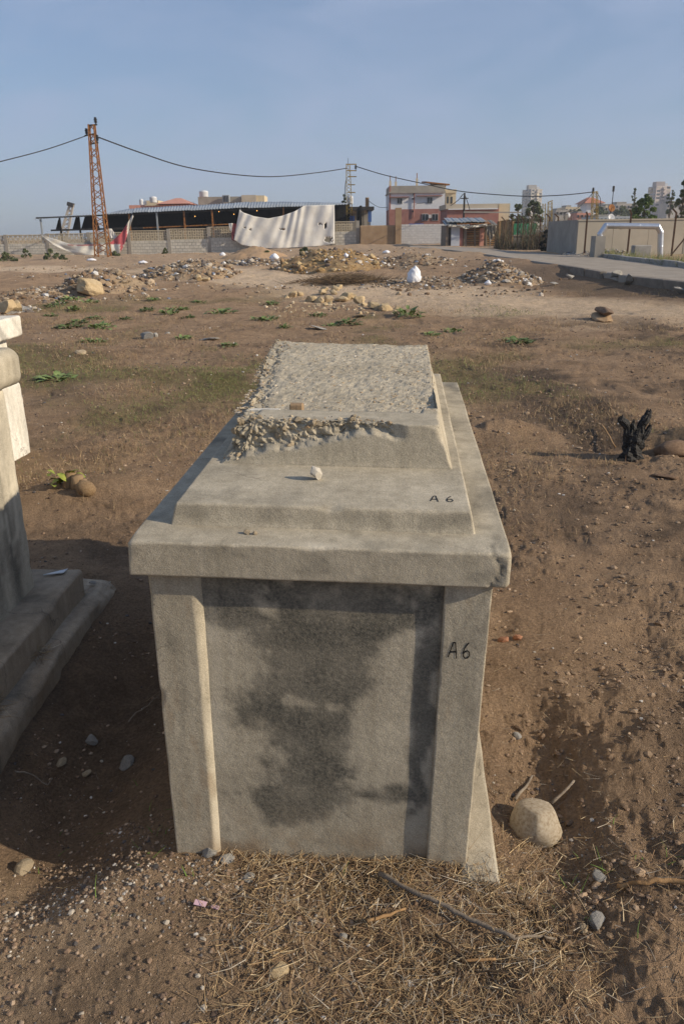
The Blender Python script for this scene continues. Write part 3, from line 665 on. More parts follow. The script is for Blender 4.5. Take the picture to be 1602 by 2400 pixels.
# the two handwritten codes
def stroke(pts, wd, mapf, lift=.0012):
    b_ = MB(); pts = np.array(pts, float); n_ = len(pts); L_ = []; R_ = []
    for i_ in range(n_):
        d = pts[min(i_ + 1, n_ - 1)] - pts[max(i_ - 1, 0)]; d = d / (np.hypot(*d) + 1e-9); nn = np.array([-d[1], d[0]]) * wd * .5 * (1 + .15 * math.sin(i_ * 2.1))
        L_.append(mapf(*(pts[i_] + nn))); R_.append(mapf(*(pts[i_] - nn)))
    b_.add(L_ + R_, [(i_, i_ + 1, n_ + i_ + 1, n_ + i_) for i_ in range(n_ - 1)]); return b_
def lerp_pts(p, m_=5): 
    out = []
    for a, c_ in zip(p[:-1], p[1:]): out += [tuple(np.array(a) + (np.array(c_) - np.array(a)) * t_ / m_) for t_ in range(m_)]
    return out + [p[-1]]
A_L = lerp_pts([(0, 0), (.42, 1), (.62, .98), (.80, -.08)]); A_B = lerp_pts([(.12, .36), (.78, .38)])
SIX = [(.62 - .02, 1.02), (.40, .86), (.2, .62), (.08, .36), (.12, .12), (.3, -.02), (.55, .0), (.72, .17), (.68, .38), (.48, .48), (.26, .42), (.12, .28)]
def write(name, x0, z0, h, gap, surf, wd):
    mf = lambda a, c_: surf(x0 + a * h * .62, z0 + c_ * h)
    b_ = stroke(A_L, wd / h, mf); b2 = stroke(A_B, wd / h, mf)
    b_.add(b2.v, b2.f); b_.build('painted_letter', M_marker, tomb)
    mf6 = lambda a, c_: surf(x0 + gap + a * h * .6, z0 + c_ * h)
    stroke(SIX, wd / h, mf6).build('painted_numeral', M_marker, tomb)
def near_pil(a, c_): i_ = np.argsort((PIL[:, 0] - a) ** 2 + (PIL[:, 2] - c_) ** 2)[:3]; return (a, PIL[i_, 1].min() - .0009, c_)
def near_tier(a, c_): i_ = np.argsort((TIER[:, 0] - a) ** 2 + (TIER[:, 1] - c_) ** 2)[:3]; return (a, c_, TIER[i_, 2].max() + .0009)
write('a', .322, .668, .042, .034, near_pil, .0045)
write('a', .268, .192, .040, .040, near_tier, .0045)
# loose stone chips on the lid
c_ = TL(-.035, .345, Z2 + .018)
rock('stone_chip', c_, (.027, .022, .034), 'pale triangular stone chip lying on the middle tier of the tomb', m=M_pale, seed=3, rot=(.3, .5, .4), sub=3, cuts=12, keep=(.4, .65), rough=.06)
c_ = TL(-.13, B1 + .215, Z3 - .007); o = MB().box((-.021, -.014, -.013), (.021, .014, .016)).build('block_fragment', M_render); o.location = c_; o.rotation_euler = (0, 0, -.1)
bv = o.modifiers.new('worn', 'BEVEL'); bv.width = .004; tag(o, 'small brown block fragment on the gravel top of the tomb', 'stone')
c_ = TL(-.235, B1 + .20, Z3 - .014); o = MB().add([(-.05,-.012,0),(.05,-.014,0),(.056,.006,0),(-.03,.016,0),(-.05,-.012,.006),(.05,-.014,.006),(.056,.006,.006),(-.03,.016,.006)], [(3,2,1,0),(4,5,6,7),(0,1,5,4),(1,2,6,5),(2,3,7,6),(3,0,4,7)]).build('plaster_flake', M_white)
o.location = c_; tag(o, 'flat white plaster flake behind the front rim of the tomb top', 'plaster')
for nm_, (a, b_), s_ in (('first', (-.176, .072), .009), ('second', (-.157, .07), .007)):
    rock('crumb', TL(a, b_, Z1 + .004), s_, 'left of two crumbs below the middle tier' if nm_ == 'first' else 'right of two crumbs below the middle tier', 'crumb', m=M_stone, sub=2)

# ------------------------------------------------------------------ neighbouring tombs on the left (same orientation)
# plastered tomb on two steps
lt = empty('plastered_tomb'); lt.location = (0, 0, 0)
tag(lt, 'stained plastered tomb on two low steps, cut off by the left edge', 'tomb')
YL = -.03; uL = np.array([math.cos(YL), math.sin(YL), 0]); vL = np.array([-math.sin(YL), math.cos(YL), 0])
cb = G0(83, 1372, .20)                         # back right foot of its body
ml = Matrix.Identity(4)
for i in range(3): ml[i][0], ml[i][1], ml[i][2], ml[i][3] = uL[i], vL[i], (0, 0, 1)[i], (cb[0], cb[1], 0)[i]
lt.matrix_world = ml
HL = P(47, 905, cb[1])[2]
Vn, F, dv = rbox((-.85, -1.9, .1), (0, 0, HL), (.05, .02, .012), .015, .8, chips([(0, 0, .5, .05, .01), (0, 0, .3, .06, .01)]), 31)
tt_ = np.clip((HL - Vn[:, 2]) / HL, 0, 1); Vn[:, 0] += .004 * f3(Vn, 5, 4, 32)
st = .7 * sstep(.45, .7, fbm(Vn[:, 1] * 9, Vn[:, 2] * 2.2, 5, 101)) * sstep(.25, .6, fbm(Vn[:, 1] * 3, Vn[:, 2] * 3, 3, 102)) + .6 * np.exp(-((Vn[:, 1] + .16) / .05) ** 2) * sstep(.35, .6, fbm(Vn[:, 1] * 20, Vn[:, 2] * 3, 3, 105))
lm = .8 * sstep(.52, .66, fbm(Vn[:, 1] * 22, Vn[:, 2] * 7, 5, 103)) * sstep(.2, .5, Vn[:, 2])
grow('body', Vn, F, M_conc2, lt, np.clip(st, 0, .8), np.clip(lm, 0, 1))
Vn, F, dv = rbox((-.95, -2.0, HL), (.065, .06, HL + .155), (.05, .03, .02), .055, .3, None, 33)
Vn[:, 2] += .006 * f3(Vn, 5, 3, 34); grow('lid_slab', Vn, F, M_conc, lt, .25 * sstep(.5, .7, fbm(Vn[:, 0] * 9, Vn[:, 1] * 9, 4, 104)))
s1 = G0(193, 1332, .20); ls1 = ml.inverted() @ Vector(s1); s2 = G0(262, 1362, .07); ls2 = ml.inverted() @ Vector(s2)
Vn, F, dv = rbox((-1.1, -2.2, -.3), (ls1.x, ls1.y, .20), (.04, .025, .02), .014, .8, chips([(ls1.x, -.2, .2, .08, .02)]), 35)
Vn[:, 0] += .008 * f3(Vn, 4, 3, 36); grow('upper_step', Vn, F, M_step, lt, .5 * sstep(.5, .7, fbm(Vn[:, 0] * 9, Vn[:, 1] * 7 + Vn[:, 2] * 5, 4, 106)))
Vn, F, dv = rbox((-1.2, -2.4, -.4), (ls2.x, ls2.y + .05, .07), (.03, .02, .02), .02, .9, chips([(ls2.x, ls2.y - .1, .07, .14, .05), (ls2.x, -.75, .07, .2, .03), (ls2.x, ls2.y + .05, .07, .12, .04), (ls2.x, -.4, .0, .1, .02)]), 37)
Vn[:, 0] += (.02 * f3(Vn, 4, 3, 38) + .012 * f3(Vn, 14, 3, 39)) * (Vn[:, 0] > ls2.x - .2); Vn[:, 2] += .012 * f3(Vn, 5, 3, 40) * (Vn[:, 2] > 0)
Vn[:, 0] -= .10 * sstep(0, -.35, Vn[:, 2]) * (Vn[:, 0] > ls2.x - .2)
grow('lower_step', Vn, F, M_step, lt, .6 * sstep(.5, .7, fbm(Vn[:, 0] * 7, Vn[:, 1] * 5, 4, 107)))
# glass shard on the step
gl = MB().add([(-.03,-.02,0),(.055,.0,0),(.06,.045,0),(-.03,-.02,.004),(.055,0,.004),(.06,.045,.004)], [(2,1,0),(3,4,5),(0,1,4,3),(1,2,5,4),(2,0,3,5)]).build('glass_shard', M_glassy)
g_ = G0(140, 1335, .205); gl.location = (g_[0] - .02, g_[1] - .05, .208); tag(gl, 'pale glass shard lying on the step of the left tomb', 'glass')
# limewashed tomb behind
wt_ = empty('limewashed_tomb'); c2 = G0(54, 1047, .02); mw = Matrix.Identity(4)
for i in range(3): mw[i][0], mw[i][1], mw[i][2], mw[i][3] = uL[i], vL[i], (0, 0, 1)[i], (c2[0], c2[1], 0)[i]
wt_.matrix_world = mw; tag(wt_, 'whitewashed tomb with stepped lid behind the plastered tomb at left', 'tomb')
HW = P(26, 790, c2[1])[2]; HW2 = P(46, 762, c2[1])[2]
Vn, F, dv = rbox((-.9, -1.9, -.2), (0, 0, HW), (.05, .03, .02), .012, .6, chips([(0, 0, HW * .7, .1, .03)]), 41)
grow('body', Vn, F, M_white, wt_, .3 * sstep(.55, .75, fbm(Vn[:, 1] * 9, Vn[:, 2] * 3, 4, 111)))
Vn, F, dv = rbox((-.95, -1.95, -.2), (.045, .05, HW * .62), (.05, .03, .03), .02, .8, chips([(.045, .05, HW * .62, .2, .03)]), 42)
grow('base_course', Vn, F, M_white, wt_, .35 * sstep(.5, .7, fbm(Vn[:, 1] * 9, Vn[:, 2] * 3, 4, 112)))
Vn, F, dv = rbox((-1.0, -2.0, HW), (.10, .1, HW + .16), (.05, .03, .02), .022, .6, None, 43)
grow('lid_slab', Vn, F, M_white, wt_, .5 * sstep(.45, .65, fbm(Vn[:, 0] * 9, Vn[:, 1] * 6 + Vn[:, 2] * 6, 4, 113)))
Vn, F, dv = rbox((-.85, -1.85, HW + .155), (-.06, -.06, HW + .25), (.05, .03, .02), .03, .6, None, 44)
grow('top_tier', Vn, F, M_white, wt_, .4 * sstep(.45, .65, fbm(Vn[:, 0] * 9, Vn[:, 1] * 6, 4, 114)))
# ------------------------------------------------------------------ loose cover on the near ground
def put(px, py, n_):                    # n_ random spots of ground, jitter in metres later
    g = G(px, py); return g
def inside_tomb(x, y, pad=0.0):
    a = (x - O[0]) * u[0] + (y - O[1]) * u[1]; b_ = (x - O[0]) * v[0] + (y - O[1]) * v[1]
    return (np.abs(a) < WB + pad) & (b_ > OV - pad) & (b_ < LS)
def left_steps(x, y): return (x < cb[0] + ls2.x - .02 * 0) & (y < cb[1] + ls2.y + .1) & (y > 1.2)
STRAW = [(.48, .35, .19), (.38, .26, .14), (.60, .48, .30), (.28, .18, .10), (.17, .115, .07), (.58, .51, .40), (.38, .33, .26)]
def straw_field(name, n_, dens, lo, hi, lmin, lmax, r0, r1, label, lift=.012, tilt=.22, cols=STRAW, wts=(5, 5, 3, 4, 3, 1.5, 1.5), m=None):
    x = NR.uniform(lo[0], hi[0], n_); y = NR.uniform(lo[1], hi[1], n_); keep = (NR.random(n_) < dens(x, y)) & ~inside_tomb(x, y, -.005) & ~left_steps(x, y)
    x, y = x[keep], y[keep]; k_ = len(x); z = gz(x, y) + NR.random(k_) ** 2 * lift
    a = NR.uniform(0, 6.283, k_); e = NR.normal(0, tilt, k_)
    d = np.stack([np.cos(a) * np.cos(e), np.sin(a) * np.cos(e), np.sin(e)], 1); ln = NR.uniform(lmin, lmax, k_) * NR.uniform(.4, 1, k_)
    b_ = np.stack([x, y, z], 1) - d * ln[:, None] * .5; b_[:, 2] = np.maximum(b_[:, 2], z - .01)
    return tag(strands(name, b_, d, ln, NR.uniform(r0, r1, k_), palette(k_, cols, wts, .25), m or M_straw, .35), label, None, None, 'stuff')
def d_front(x, y):
    f = sstep(-.42, -.12, x + .16 * (fbm(x * 7, y * 7, 3, 121) - .5) + .55 * (1.7 - y) * -.25) * (.06 + .94 * sstep(.62, .34, x + .25 * (fbm(x * 5, y * 5, 3, 122) - .5))) * sstep(1.98, 1.82, y)
    return f * (.35 + .65 * sstep(.3, .6, fbm(x * 9, y * 9, 3, 123)))
straw_field('straw_litter', 36000, d_front, (-.45, .85), (1.05, 1.95), .03, .125, .0006, .0017, 'matted dry straw and pine needles in front of the tomb', .016)
def d_right(x, y): return np.exp(-((x - .72) / .22) ** 2 - ((y - 2.1) / .35) ** 2) * .8 + .12 * (x > .45) * (y < 3.4) + .05
straw_field('scattered_straw', 9000, d_right, (-.9, .9), (2.2, 4.2), .02, .09, .0005, .0011, 'thin dry straw scattered over the soil beside the tomb', .008)
# dry grass and short green grass in the field
def blades(name, n_, dens, lo, hi, hmin, hmax, cols, wts, label, wd=.0025):
    yy = np.exp(NR.uniform(math.log(lo), math.log(hi), n_)); xx = NR.uniform(-.52, .52, n_) * yy
    keep = (NR.random(n_) < dens(xx, yy)) & ~inside_tomb(xx, yy, .02); xx, yy = xx[keep], yy[keep]; k_ = len(xx)
    a = NR.uniform(0, 6.283, k_); e = NR.uniform(.35, 1.45, k_); d = np.stack([np.cos(a) * np.cos(e), np.sin(a) * np.cos(e), np.sin(e)], 1)
    ln = NR.uniform(hmin, hmax, k_) * (.6 + .03 * yy)
    return tag(strands(name, np.stack([xx, yy, gz(xx, yy) - .004], 1), d, ln, wd * (.35 + .09 * yy), palette(k_, cols, wts, .25), M_straw, .3, seg=1), label, None, None, 'stuff')
blades('dry_grass', 90000, lambda x, y: sstep(.44, .68, fbm(x * .9 + 2, y * .7, 4, 131)) * sstep(3.5, 7, y) * (.5 + .5 * sstep(.4, .6, fbm(x * 4, y * 4, 2, 132))) * sstep(1.5, 3.5, dist_poly(x, y, TRK2)), 3.5, 24, .03, .09,
       [(.32, .23, .13), (.40, .30, .18), (.22, .14, .085), (.17, .14, .07)], (4, 3, 4, 1.5), 'thin dead grass covering the field')
blades('green_grass', 60000, lambda x, y: np.clip(sstep(.56, .74, fbm(x * .55 + 3, y * .4, 4, 41)) * sstep(5, 8, y) * .5 + np.exp(-((x + 1.35) / .9) ** 2 - ((y - 9.6) / 1.6) ** 2) * sstep(.35, .6, fbm(x * 2, y * 2, 3, 43)), 0, 1), 5, 20, .03, .07,
       [(.13, .17, .05), (.19, .21, .08), (.24, .22, .10)], (3, 3, 2), 'short green grass in patches behind the tomb')
# green sprouts near the boulder and in the shade
def d_spr(x, y): return .5 * np.exp(-((x - .62) / .14) ** 2 - ((y - 1.72) / .10) ** 2) + .35 * np.exp(-((x - .95) / .16) ** 2 - ((y - 1.75) / .16) ** 2) + .25 * np.exp(-((x + .62) / .3) ** 2 - ((y - 1.95) / .25) ** 2)
x = NR.uniform(-1, 1.2, 3000); y = NR.uniform(1.3, 2.4, 3000); keep = (NR.random(3000) < d_spr(x, y) * .35) & ~inside_tomb(x, y, .01); x, y = x[keep], y[keep]; k_ = len(x)
a = NR.uniform(0, 6.283, k_); e = NR.uniform(.7, 1.5, k_); d = np.stack([np.cos(a) * np.cos(e), np.sin(a) * np.cos(e), np.sin(e)], 1)
tag(strands('grass_sprouts', np.stack([x, y, gz(x, y)], 1), d, NR.uniform(.02, .06, k_), NR.uniform(.0012, .0022, k_), palette(k_, [(.16, .26, .05), (.20, .30, .08)], (1, 1)), M_straw, .5), 'fresh green grass shoots near the boulder and tomb foot', None, None, 'stuff')
# gravel
SOILP = [(.24, .165, .11), (.32, .24, .17), (.42, .37, .30), (.15, .105, .075), (.55, .52, .47), (.10, .09, .085)]
def gravel(name, n_, dens, r, zone, label, wts, pal=SOILP, polar=True):
    if polar: yy = np.exp(NR.uniform(math.log(zone[2]), math.log(zone[3]), n_)); xx = NR.uniform(zone[0], zone[1], n_) * yy
    else: xx = NR.uniform(zone[0], zone[1], n_); yy = NR.uniform(zone[2], zone[3], n_)
    keep = (NR.random(n_) < dens(xx, yy)) & ~inside_tomb(xx, yy, .005); xx, yy = xx[keep], yy[keep]; k_ = len(xx)
    s_ = r[0] * (r[1] / r[0]) ** (NR.random(k_) ** 2.2)
    if polar: s_ = s_ * (.55 + .16 * yy)
    o = scatter_rocks(name, np.stack([xx, yy, gz(xx, yy) + s_ * .15], 1), s_, palette(k_, pal, wts, .25), M_vcol, None)
    return tag(o, label, None, None, 'stuff')
gravel('gravel', 12000, lambda x, y: (.25 + .75 * sstep(.4, .6, fbm(x * 6, y * 6, 3, 141))) * sstep(.35, -.1, x), (.0016, .0085), (-.95, .35, 1.05, 2.0), 'fine grit and pebbles over the soil at lower left', (9, 6, .8, 4, .25, 1.5), polar=False)
gravel('ash_gravel', 8000, lambda x, y: np.exp(-((x + .38) / .17) ** 2 - ((y - 1.70) / .09) ** 2) + .8 * np.exp(-((x + .72) / .2) ** 2 - ((y - 1.62) / .10) ** 2) + .5 * np.exp(-((x + .2) / .1) ** 2 - ((y - 1.55) / .10) ** 2) + .6 * np.exp(-((x + .12) / .12) ** 2 - ((y - 1.22) / .08) ** 2),
       (.0025, .010), (-1.0, .1, 1.1, 1.95), 'grey ash gravel heaped at the left foot of the tomb', (3, 4, 4, 2, 1.6, 4), polar=False)
gravel('pebbles', 42000, lambda x, y: .2 + .8 * sstep(.42, .66, fbm(x * 2.2, y * 2.2, 3, 142)), (.0022, .011), (-.65, .8, 1.5, 16), 'small pebbles and clods over the trampled soil', (8, 5, 1.0, 7, .5, 1.5))

gravel('earth_clods', 7000, lambda x, y: (.15 + .85 * sstep(.45, .65, fbm(x * 3, y * 3, 3, 147))) * (x > .38 + .08 * y), (.004, .020), (-.1, .8, 1.5, 9), 'loose earth clods on the churned soil right of the tomb', (1, 1, 1), [(.27, .19, .12), (.22, .15, .095), (.34, .245, .16)])
# ------------------------------------------------------------------ stones, sticks and stumps near the tomb
def on(px, py, lift=0.0):
    g = G(px, py); return (g.x, g.y, g.z + lift)
g = on(1262, 1985)
V, F = ICO[4]; V = V.copy()
for dd, h in (((.45, -.8, .45), .74), ((-.75, -.55, .45), .70), ((.9, .1, .3), .80), ((.1, .2, 1), .72), ((0, 0, -1), .7), ((-.2, -.9, -.2), .8)):
    dd = np.array(dd) / np.linalg.norm(dd); t = V @ dd; ov_ = np.maximum(t - h, 0); V = V - np.outer(ov_ * .62, dd)
V = V * (1 + .09 * f3(V, 1.6, 4, 7)[:, None] + .02 * f3(V, 7, 3, 8)[:, None]); V[:, 2] *= .95
o = ob('boulder', mesh_np('boulder', V, F, True), mat('smooth_boulder', [(.24, .18, .11), (.40, .33, .235), (.47, .41, .31)], 9, .85, .5, 50, .006)); o.location = (g[0], g[1] + .05, g[2] + .045); o.scale = (.079,) * 3
tag(o, 'smooth rounded boulder in the hollow right of the tomb foot', 'boulder')
for px, py, s_, m_, lab, sd in ((1180, 1502, .026, M_brick, 'larger red broken brick piece beside the tomb wall', 4), (1212, 1497, .021, M_brick, 'smaller brown brick piece right of the red one', 9),
        (1210, 1728, .017, M_grey, 'pale oval pebble on the bare strip right of the tomb', 12), (1394, 2165, .028, M_grey, 'angular grey stone among straw at lower right', 5),
        (1366, 2180, .014, M_stone, 'small cream pebble touching the angular grey stone', 7), (655, 2282, .027, M_sand, 'pointed ochre stone chip at the bottom of the picture', 2),
        (298, 1793, .032, M_grey, 'grey stone wedge in the shade left of the tomb', 6), (58, 2040, .030, M_stone, 'pale stone half buried at the lower left edge', 8),
        (490, 2000, .024, M_grey, 'grey lump at the left foot of the tomb panel', 11), (532, 2015, .020, M_grey, 'dark grey lump right of the tomb pilaster foot', 13), (583, 2062, .017, M_grey, 'grey pebble at the edge of the straw', 14),
        (215, 1738, .026, M_grey, 'dull stone under twigs in the shade between tombs', 15), (1402, 2055, .02, M_grey, 'small grey stone in straw below the boulder', 16),
        (803, 2198, .012, M_grey, 'grey nut-like pebble in the straw', 17), (960, 2308, .009, M_white, 'tiny white pebble in the straw near the bottom', 18), (145, 1790, .02, M_stone, 'brownish stone in the shade nearest the lower step', 19),
        (205, 1815, .017, M_stone, 'small pale stone in the shade below the grey wedge', 20)):
    g = on(px, py, s_ * .3); rock('stone', g, (s_ * 1.15, s_ * .95, s_ * .9), lab, m=m_, seed=sd, sub=2)
for px, py, s_, lab in ((470, 2122, .016, 'larger pink plastic shard on the soil'), (505, 2131, .010, 'smaller pink plastic shard on the soil')):
    o = MB().box((-s_, -s_ * .45, 0), (s_, s_ * .45, .002)).build('plastic_shard', M_plum); o.location = on(px, py, .006); o.rotation_euler = (.2, .1, -.2); tag(o, lab, 'plastic')
def stick(name, px, r0, label, m_, lift=.012, r1=None, n_=14, wob_=.006, cat='stick'):
    pts = [Vector(on(a, b_, lift)) for a, b_ in px]; q = []
    for i_ in range(n_):
        t = i_ / (n_ - 1) * (len(pts) - 1); k0 = min(int(t), len(pts) - 2); p = pts[k0].lerp(pts[k0 + 1], t - k0)
        q.append(p + Vector((R.uniform(-wob_, wob_), R.uniform(-wob_, wob_), R.uniform(-wob_, wob_) * .5)))
    rr_ = [(r0 + ((r1 or r0 * .5) - r0) * i_ / (n_ - 1)) * R.uniform(.85, 1.18) for i_ in range(n_)]
    o = MB().tube(q, rr_, 8).build(name, m_, None, True); return tag(o, label, cat)
stick('stick', [(890, 2061), (947, 2096), (1005, 2121), (1068, 2153), (1126, 2182), (1200, 2211)], .0065, 'long grey gnarled stick lying across the straw', M_wood, .022, .005, 18, .003)
stick('stick', [(1200, 2214), (1240, 2207), (1300, 2215)], .004, 'short grey stick continuing right of the long one', M_wood, .02, .003, 8, .002)
stick('stick', [(1262, 2212), (1344, 2258)], .004, 'thin dark stick slanting to lower right in straw', M_branch, .02)
stick('stick', [(1206, 2112), (1252, 2150), (1268, 2200)], .006, 'dark crooked twig above the short grey stick', M_branch, .016)
stick('stick', [(1440, 2092), (1500, 2080), (1560, 2078), (1640, 2086)], .006, 'tan bare root at the right edge below the boulder', M_tanw, .02, .006)
stick('stick', [(858, 2172), (905, 2160), (948, 2143)], .005, 'pale split stalk left of the long stick', M_straw if False else M_tanw, .02, .003, 8, .002)
stick('stick', [(1080, 2266), (1160, 2263)], .0035, 'pale straight twig below the long stick', M_tanw, .02, .003, 6, .001)
stick('stick', [(1020, 2205), (1090, 2255), (1140, 2290), (1262, 2290)], .0035, 'dark thin twig below the middle of the long stick', M_branch, .018)
stick('stick', [(300, 1700), (350, 1660), (372, 1640)], .003, 'thin twig in the shade beside the tomb', M_wood, .02)
stick('stick', [(40, 1818), (80, 1826), (110, 1850), (126, 1835)], .003, 'bent pale twig in the shade near the lower step', M_wood, .02)
stick('stick', [(1205, 1880), (1235, 1845), (1245, 1825)], .005, 'weathered stick above the boulder', M_wood, .012, .004, 6, .002)
stick('stick', [(1290, 1890), (1345, 1838)], .005, 'weathered stick slanting up right of the boulder', M_wood, .012, .004, 6, .002)
# charred stump
g = on(1478, 1072); st_ = empty('charred_stump', g); tag(st_, 'black charred forked tree stump in the field at right', 'stump')
def limb(pts, rads, nm):
    t = np.linspace(0, len(pts) - 1, 18); pp_ = np.array(pts, float); q = np.stack([np.interp(t, np.arange(len(pts)), pp_[:, i_]) for i_ in range(3)], 1); rr_ = np.interp(t, np.arange(len(pts)), rads)
    b_ = MB(); b_.tube([tuple(x_) for x_ in q], list(rr_), 20); me_ = b_.mesh(nm, False); vv = np.array([w_.co[:] for w_ in me_.vertices])
    ax_ = np.repeat(q, 20, 0); rad_v = vv - ax_; ridge = 1 + .30 * np.abs(np.sin(np.tile(np.arange(20), 18) * 2.1 + 3 * f3(vv, 9, 2, 8))) - .2 + .45 * f3(vv, 30, 3, 9)
    vv = ax_ + rad_v * ridge[:, None]; vv[-20:, 2] += NR.uniform(-.03, .035, 20); vv[-40:-20, 2] += NR.uniform(-.008, .012, 20)
    vv += .010 * np.stack([f3(vv, 22, 3, 1), f3(vv, 22, 3, 2), .6 * f3(vv, 18, 3, 3)], 1)
    me_.vertices.foreach_set('co', vv.astype(np.float32).ravel()); return ob(nm, me_, M_char, st_)
limb([(0, 0, -.08), (0, 0, .0), (-.005, 0, .05), (0, 0, .10), (0, .0, .15), (.0, .0, .19), (0, 0, .20)], [.10, .085, .072, .075, .07, .06, .04], 'trunk')
limb([(-.02, 0, .12), (-.045, 0, .18), (-.05, .0, .23), (-.085, 0, .275), (-.12, 0, .30)], [.045, .035, .026, .030, .022], 'branch_stub')
limb([(-.01, 0, .15), (-.012, -.01, .22), (-.02, -.01, .275)], [.035, .026, .012], 'branch_stub')
limb([(.03, 0, .13), (.05, 0, .20), (.05, 0, .25), (.075, .0, .31), (.10, 0, .35)], [.042, .034, .028, .034, .022], 'branch_stub')
limb([(.05, -.02, .14), (.085, -.02, .19), (.105, -.02, .25)], [.03, .022, .012], 'branch_stub')
limb([(.0, -.03, .1), (.01, -.04, .17), (.015, -.04, .215)], [.04, .028, .014], 'branch_stub')
stick('stick', [(1405, 1008), (1425, 1035), (1438, 1062)], .009, 'brown twig leaning at the left of the charred stump', M_tanw, .05, .007, 8, .004)
for px, py, s_, lab in ((1585, 1060, (.24, .16, .13), 'earth clod at the right edge beside the charred stump'), (1555, 1118, (.10, .07, .03), 'flat pale slab below the charred stump')):
    rock('clod', on(px, py, .0), s_, lab, 'clod', m=mat('earth_clod', [(.16, .10, .062), (.26, .175, .11)], 8, 1, .6, 40, .015), seed=21, rough=.25, cuts=3)
# sprouting stump and coconut at left
g = on(178, 1140); sp = empty('sprouting_stump', g); tag(sp, 'cut stump pieces with yellow-green leaves left of the tomb', 'stump')
for (a, b_, rr_) in (((-.05, 0, -.03), (-.02, .0, .10), .045), ((.02, -.02, -.03), (.03, -.03, .085), .05), ((.05, -.03, -.02), (.075, -.05, .06), .03)):
    MB().tube([a, tuple(np.array(a) * .5 + np.array(b_) * .5), b_], [rr_, rr_ * .95, rr_ * .8], 10).build('stump_piece', M_shell, sp, True)
def leafm(L_, w_, bend=.3, n_=4):
    V_ = []; F_ = []
    for i_ in range(n_ + 1):
        t = i_ / n_; ww = w_ * math.sin(math.pi * min(.97, .12 + t * .86)) ; z_ = bend * L_ * (t - t * t * 1.3)
        V_ += [(-ww, t * L_, z_ + ww * .25), (0, t * L_, z_), (ww, t * L_, z_ + ww * .25)]
    for i_ in range(n_): F_ += [(3*i_, 3*i_+1, 3*i_+4, 3*i_+3), (3*i_+1, 3*i_+2, 3*i_+5, 3*i_+4)]
    return V_, F_
LEAF = MB().add(*leafm(.09, .03)).mesh('leaf', True); LEAF.materials.append(mat('yellow_green_leaf', [(.14, .19, .035), (.28, .30, .06)], 30, .7, 0, rnd=.2))
for i_ in range(20):
    o = ob('leaf', LEAF, None, sp); o.location = (-.06 + R.uniform(-.10, .06), R.uniform(-.04, .08), R.uniform(.0, .09)); o.rotation_euler = (R.uniform(-.2, .9), R.uniform(-.5, .5), R.uniform(0, 6.28)); o.scale = (R.uniform(.6, 1.1),) * 3
g = on(203, 1157); o = ob('coconut', mesh_np('coconut', ICO[4][0] * (1 + .05 * f3(ICO[4][0], 1.5, 3, 3)[:, None]) * np.array((1, .95, .92)), ICO[4][1]), M_shell); o.scale = (.066, .06, .056); o.location = (g[0], g[1], g[2] + .035); o.rotation_euler = (.3, .4, 0)
tag(o, 'round brown husk resting against the sprouting stump', 'husk')
# ------------------------------------------------------------------ weeds, one by one
def weed_mesh(seed, n_=46, spread=.16, hgt=.11):
    rr_ = random.Random(seed); b_ = MB()
    for i_ in range(n_):
        a = rr_.uniform(0, 6.28); rad = spread * math.sqrt(rr_.random()); L_ = rr_.uniform(.05, .11); V_, F_ = leafm(L_, L_ * rr_.uniform(.22, .4), .4, 3)
        Mx = Matrix.Translation((math.cos(a) * rad, math.sin(a) * rad, hgt * rr_.uniform(.1, 1) * (1 - rad / spread * .6))) @ Matrix.Rotation(a - 1.57 + rr_.uniform(-.9, .9), 4, 'Z') @ Matrix.Rotation(rr_.uniform(-.2, 1.0), 4, 'X')
        b_.add([Mx @ Vector(p) for p in V_], F_)
    for i_ in range(7):
        a = rr_.uniform(0, 6.28); b_.tube([(0, 0, -.02), (math.cos(a) * spread * .5, math.sin(a) * spread * .5, hgt * .7)], [.004, .002], 4)
    me_ = b_.mesh('weed', True); me_.materials.append(M_leaf); return me_
WM = [weed_mesh(s) for s in range(5)]
rows = [('nearest weed row left of the tomb', [(135, 885, 1.5), (535, 806, 1.15), (230, 798, .8)]),
        ('second weed row left of the tomb', [(205, 797, 1.0), (160, 765, 1.3), (185, 752, 1.0), (238, 764, 1.2), (295, 745, .8), (430, 790, .9)]),
        ('middle weed row of the field', [(120, 738, .8), (222, 742, .9), (398, 733, 1.0), (415, 722, 1.1), (440, 742, .8), (520, 730, 1.4), (622, 747, 1.2), (668, 765, .8), (745, 738, .8), (816, 755, 1.2), (775, 760, .8), (955, 738, 1.8)]),
        ('farthest weed row near the boulder', [(125, 716, 1.0), (142, 709, .9), (170, 700, 1.1), (208, 707, 1.2), (175, 724, 1.0), (345, 724, 1.0), (268, 682, .9), (635, 710, 1.0), (465, 705, .9), (360, 700, .8)]),
        ('right side of the field', [(1215, 800, 1.6), (1060, 775, .9), (1010, 782, .8)])]
for rn, row in rows:
    for i_, (px, py, s_) in enumerate(sorted(row)):
        o = ob('weed', WM[R.randrange(5)]); o.location = on(px, py + 4, -.01); sc_ = s_ * .66 * (.5 + .055 * o.location.y); o.scale = (sc_ * R.uniform(.8, 1.4), sc_ * R.uniform(.8, 1.4), sc_ * R.uniform(.6, 1.1)); o.rotation_euler = (0, 0, R.uniform(0, 6.28))
        tag(o, 'low green weed, %s from left in the %s' % (ORD[i_], rn) if 'right' not in rn else 'low leafy green weed, %s from left on the right side of the field' % ORD[i_], 'weed', 'green weeds in the dry field')
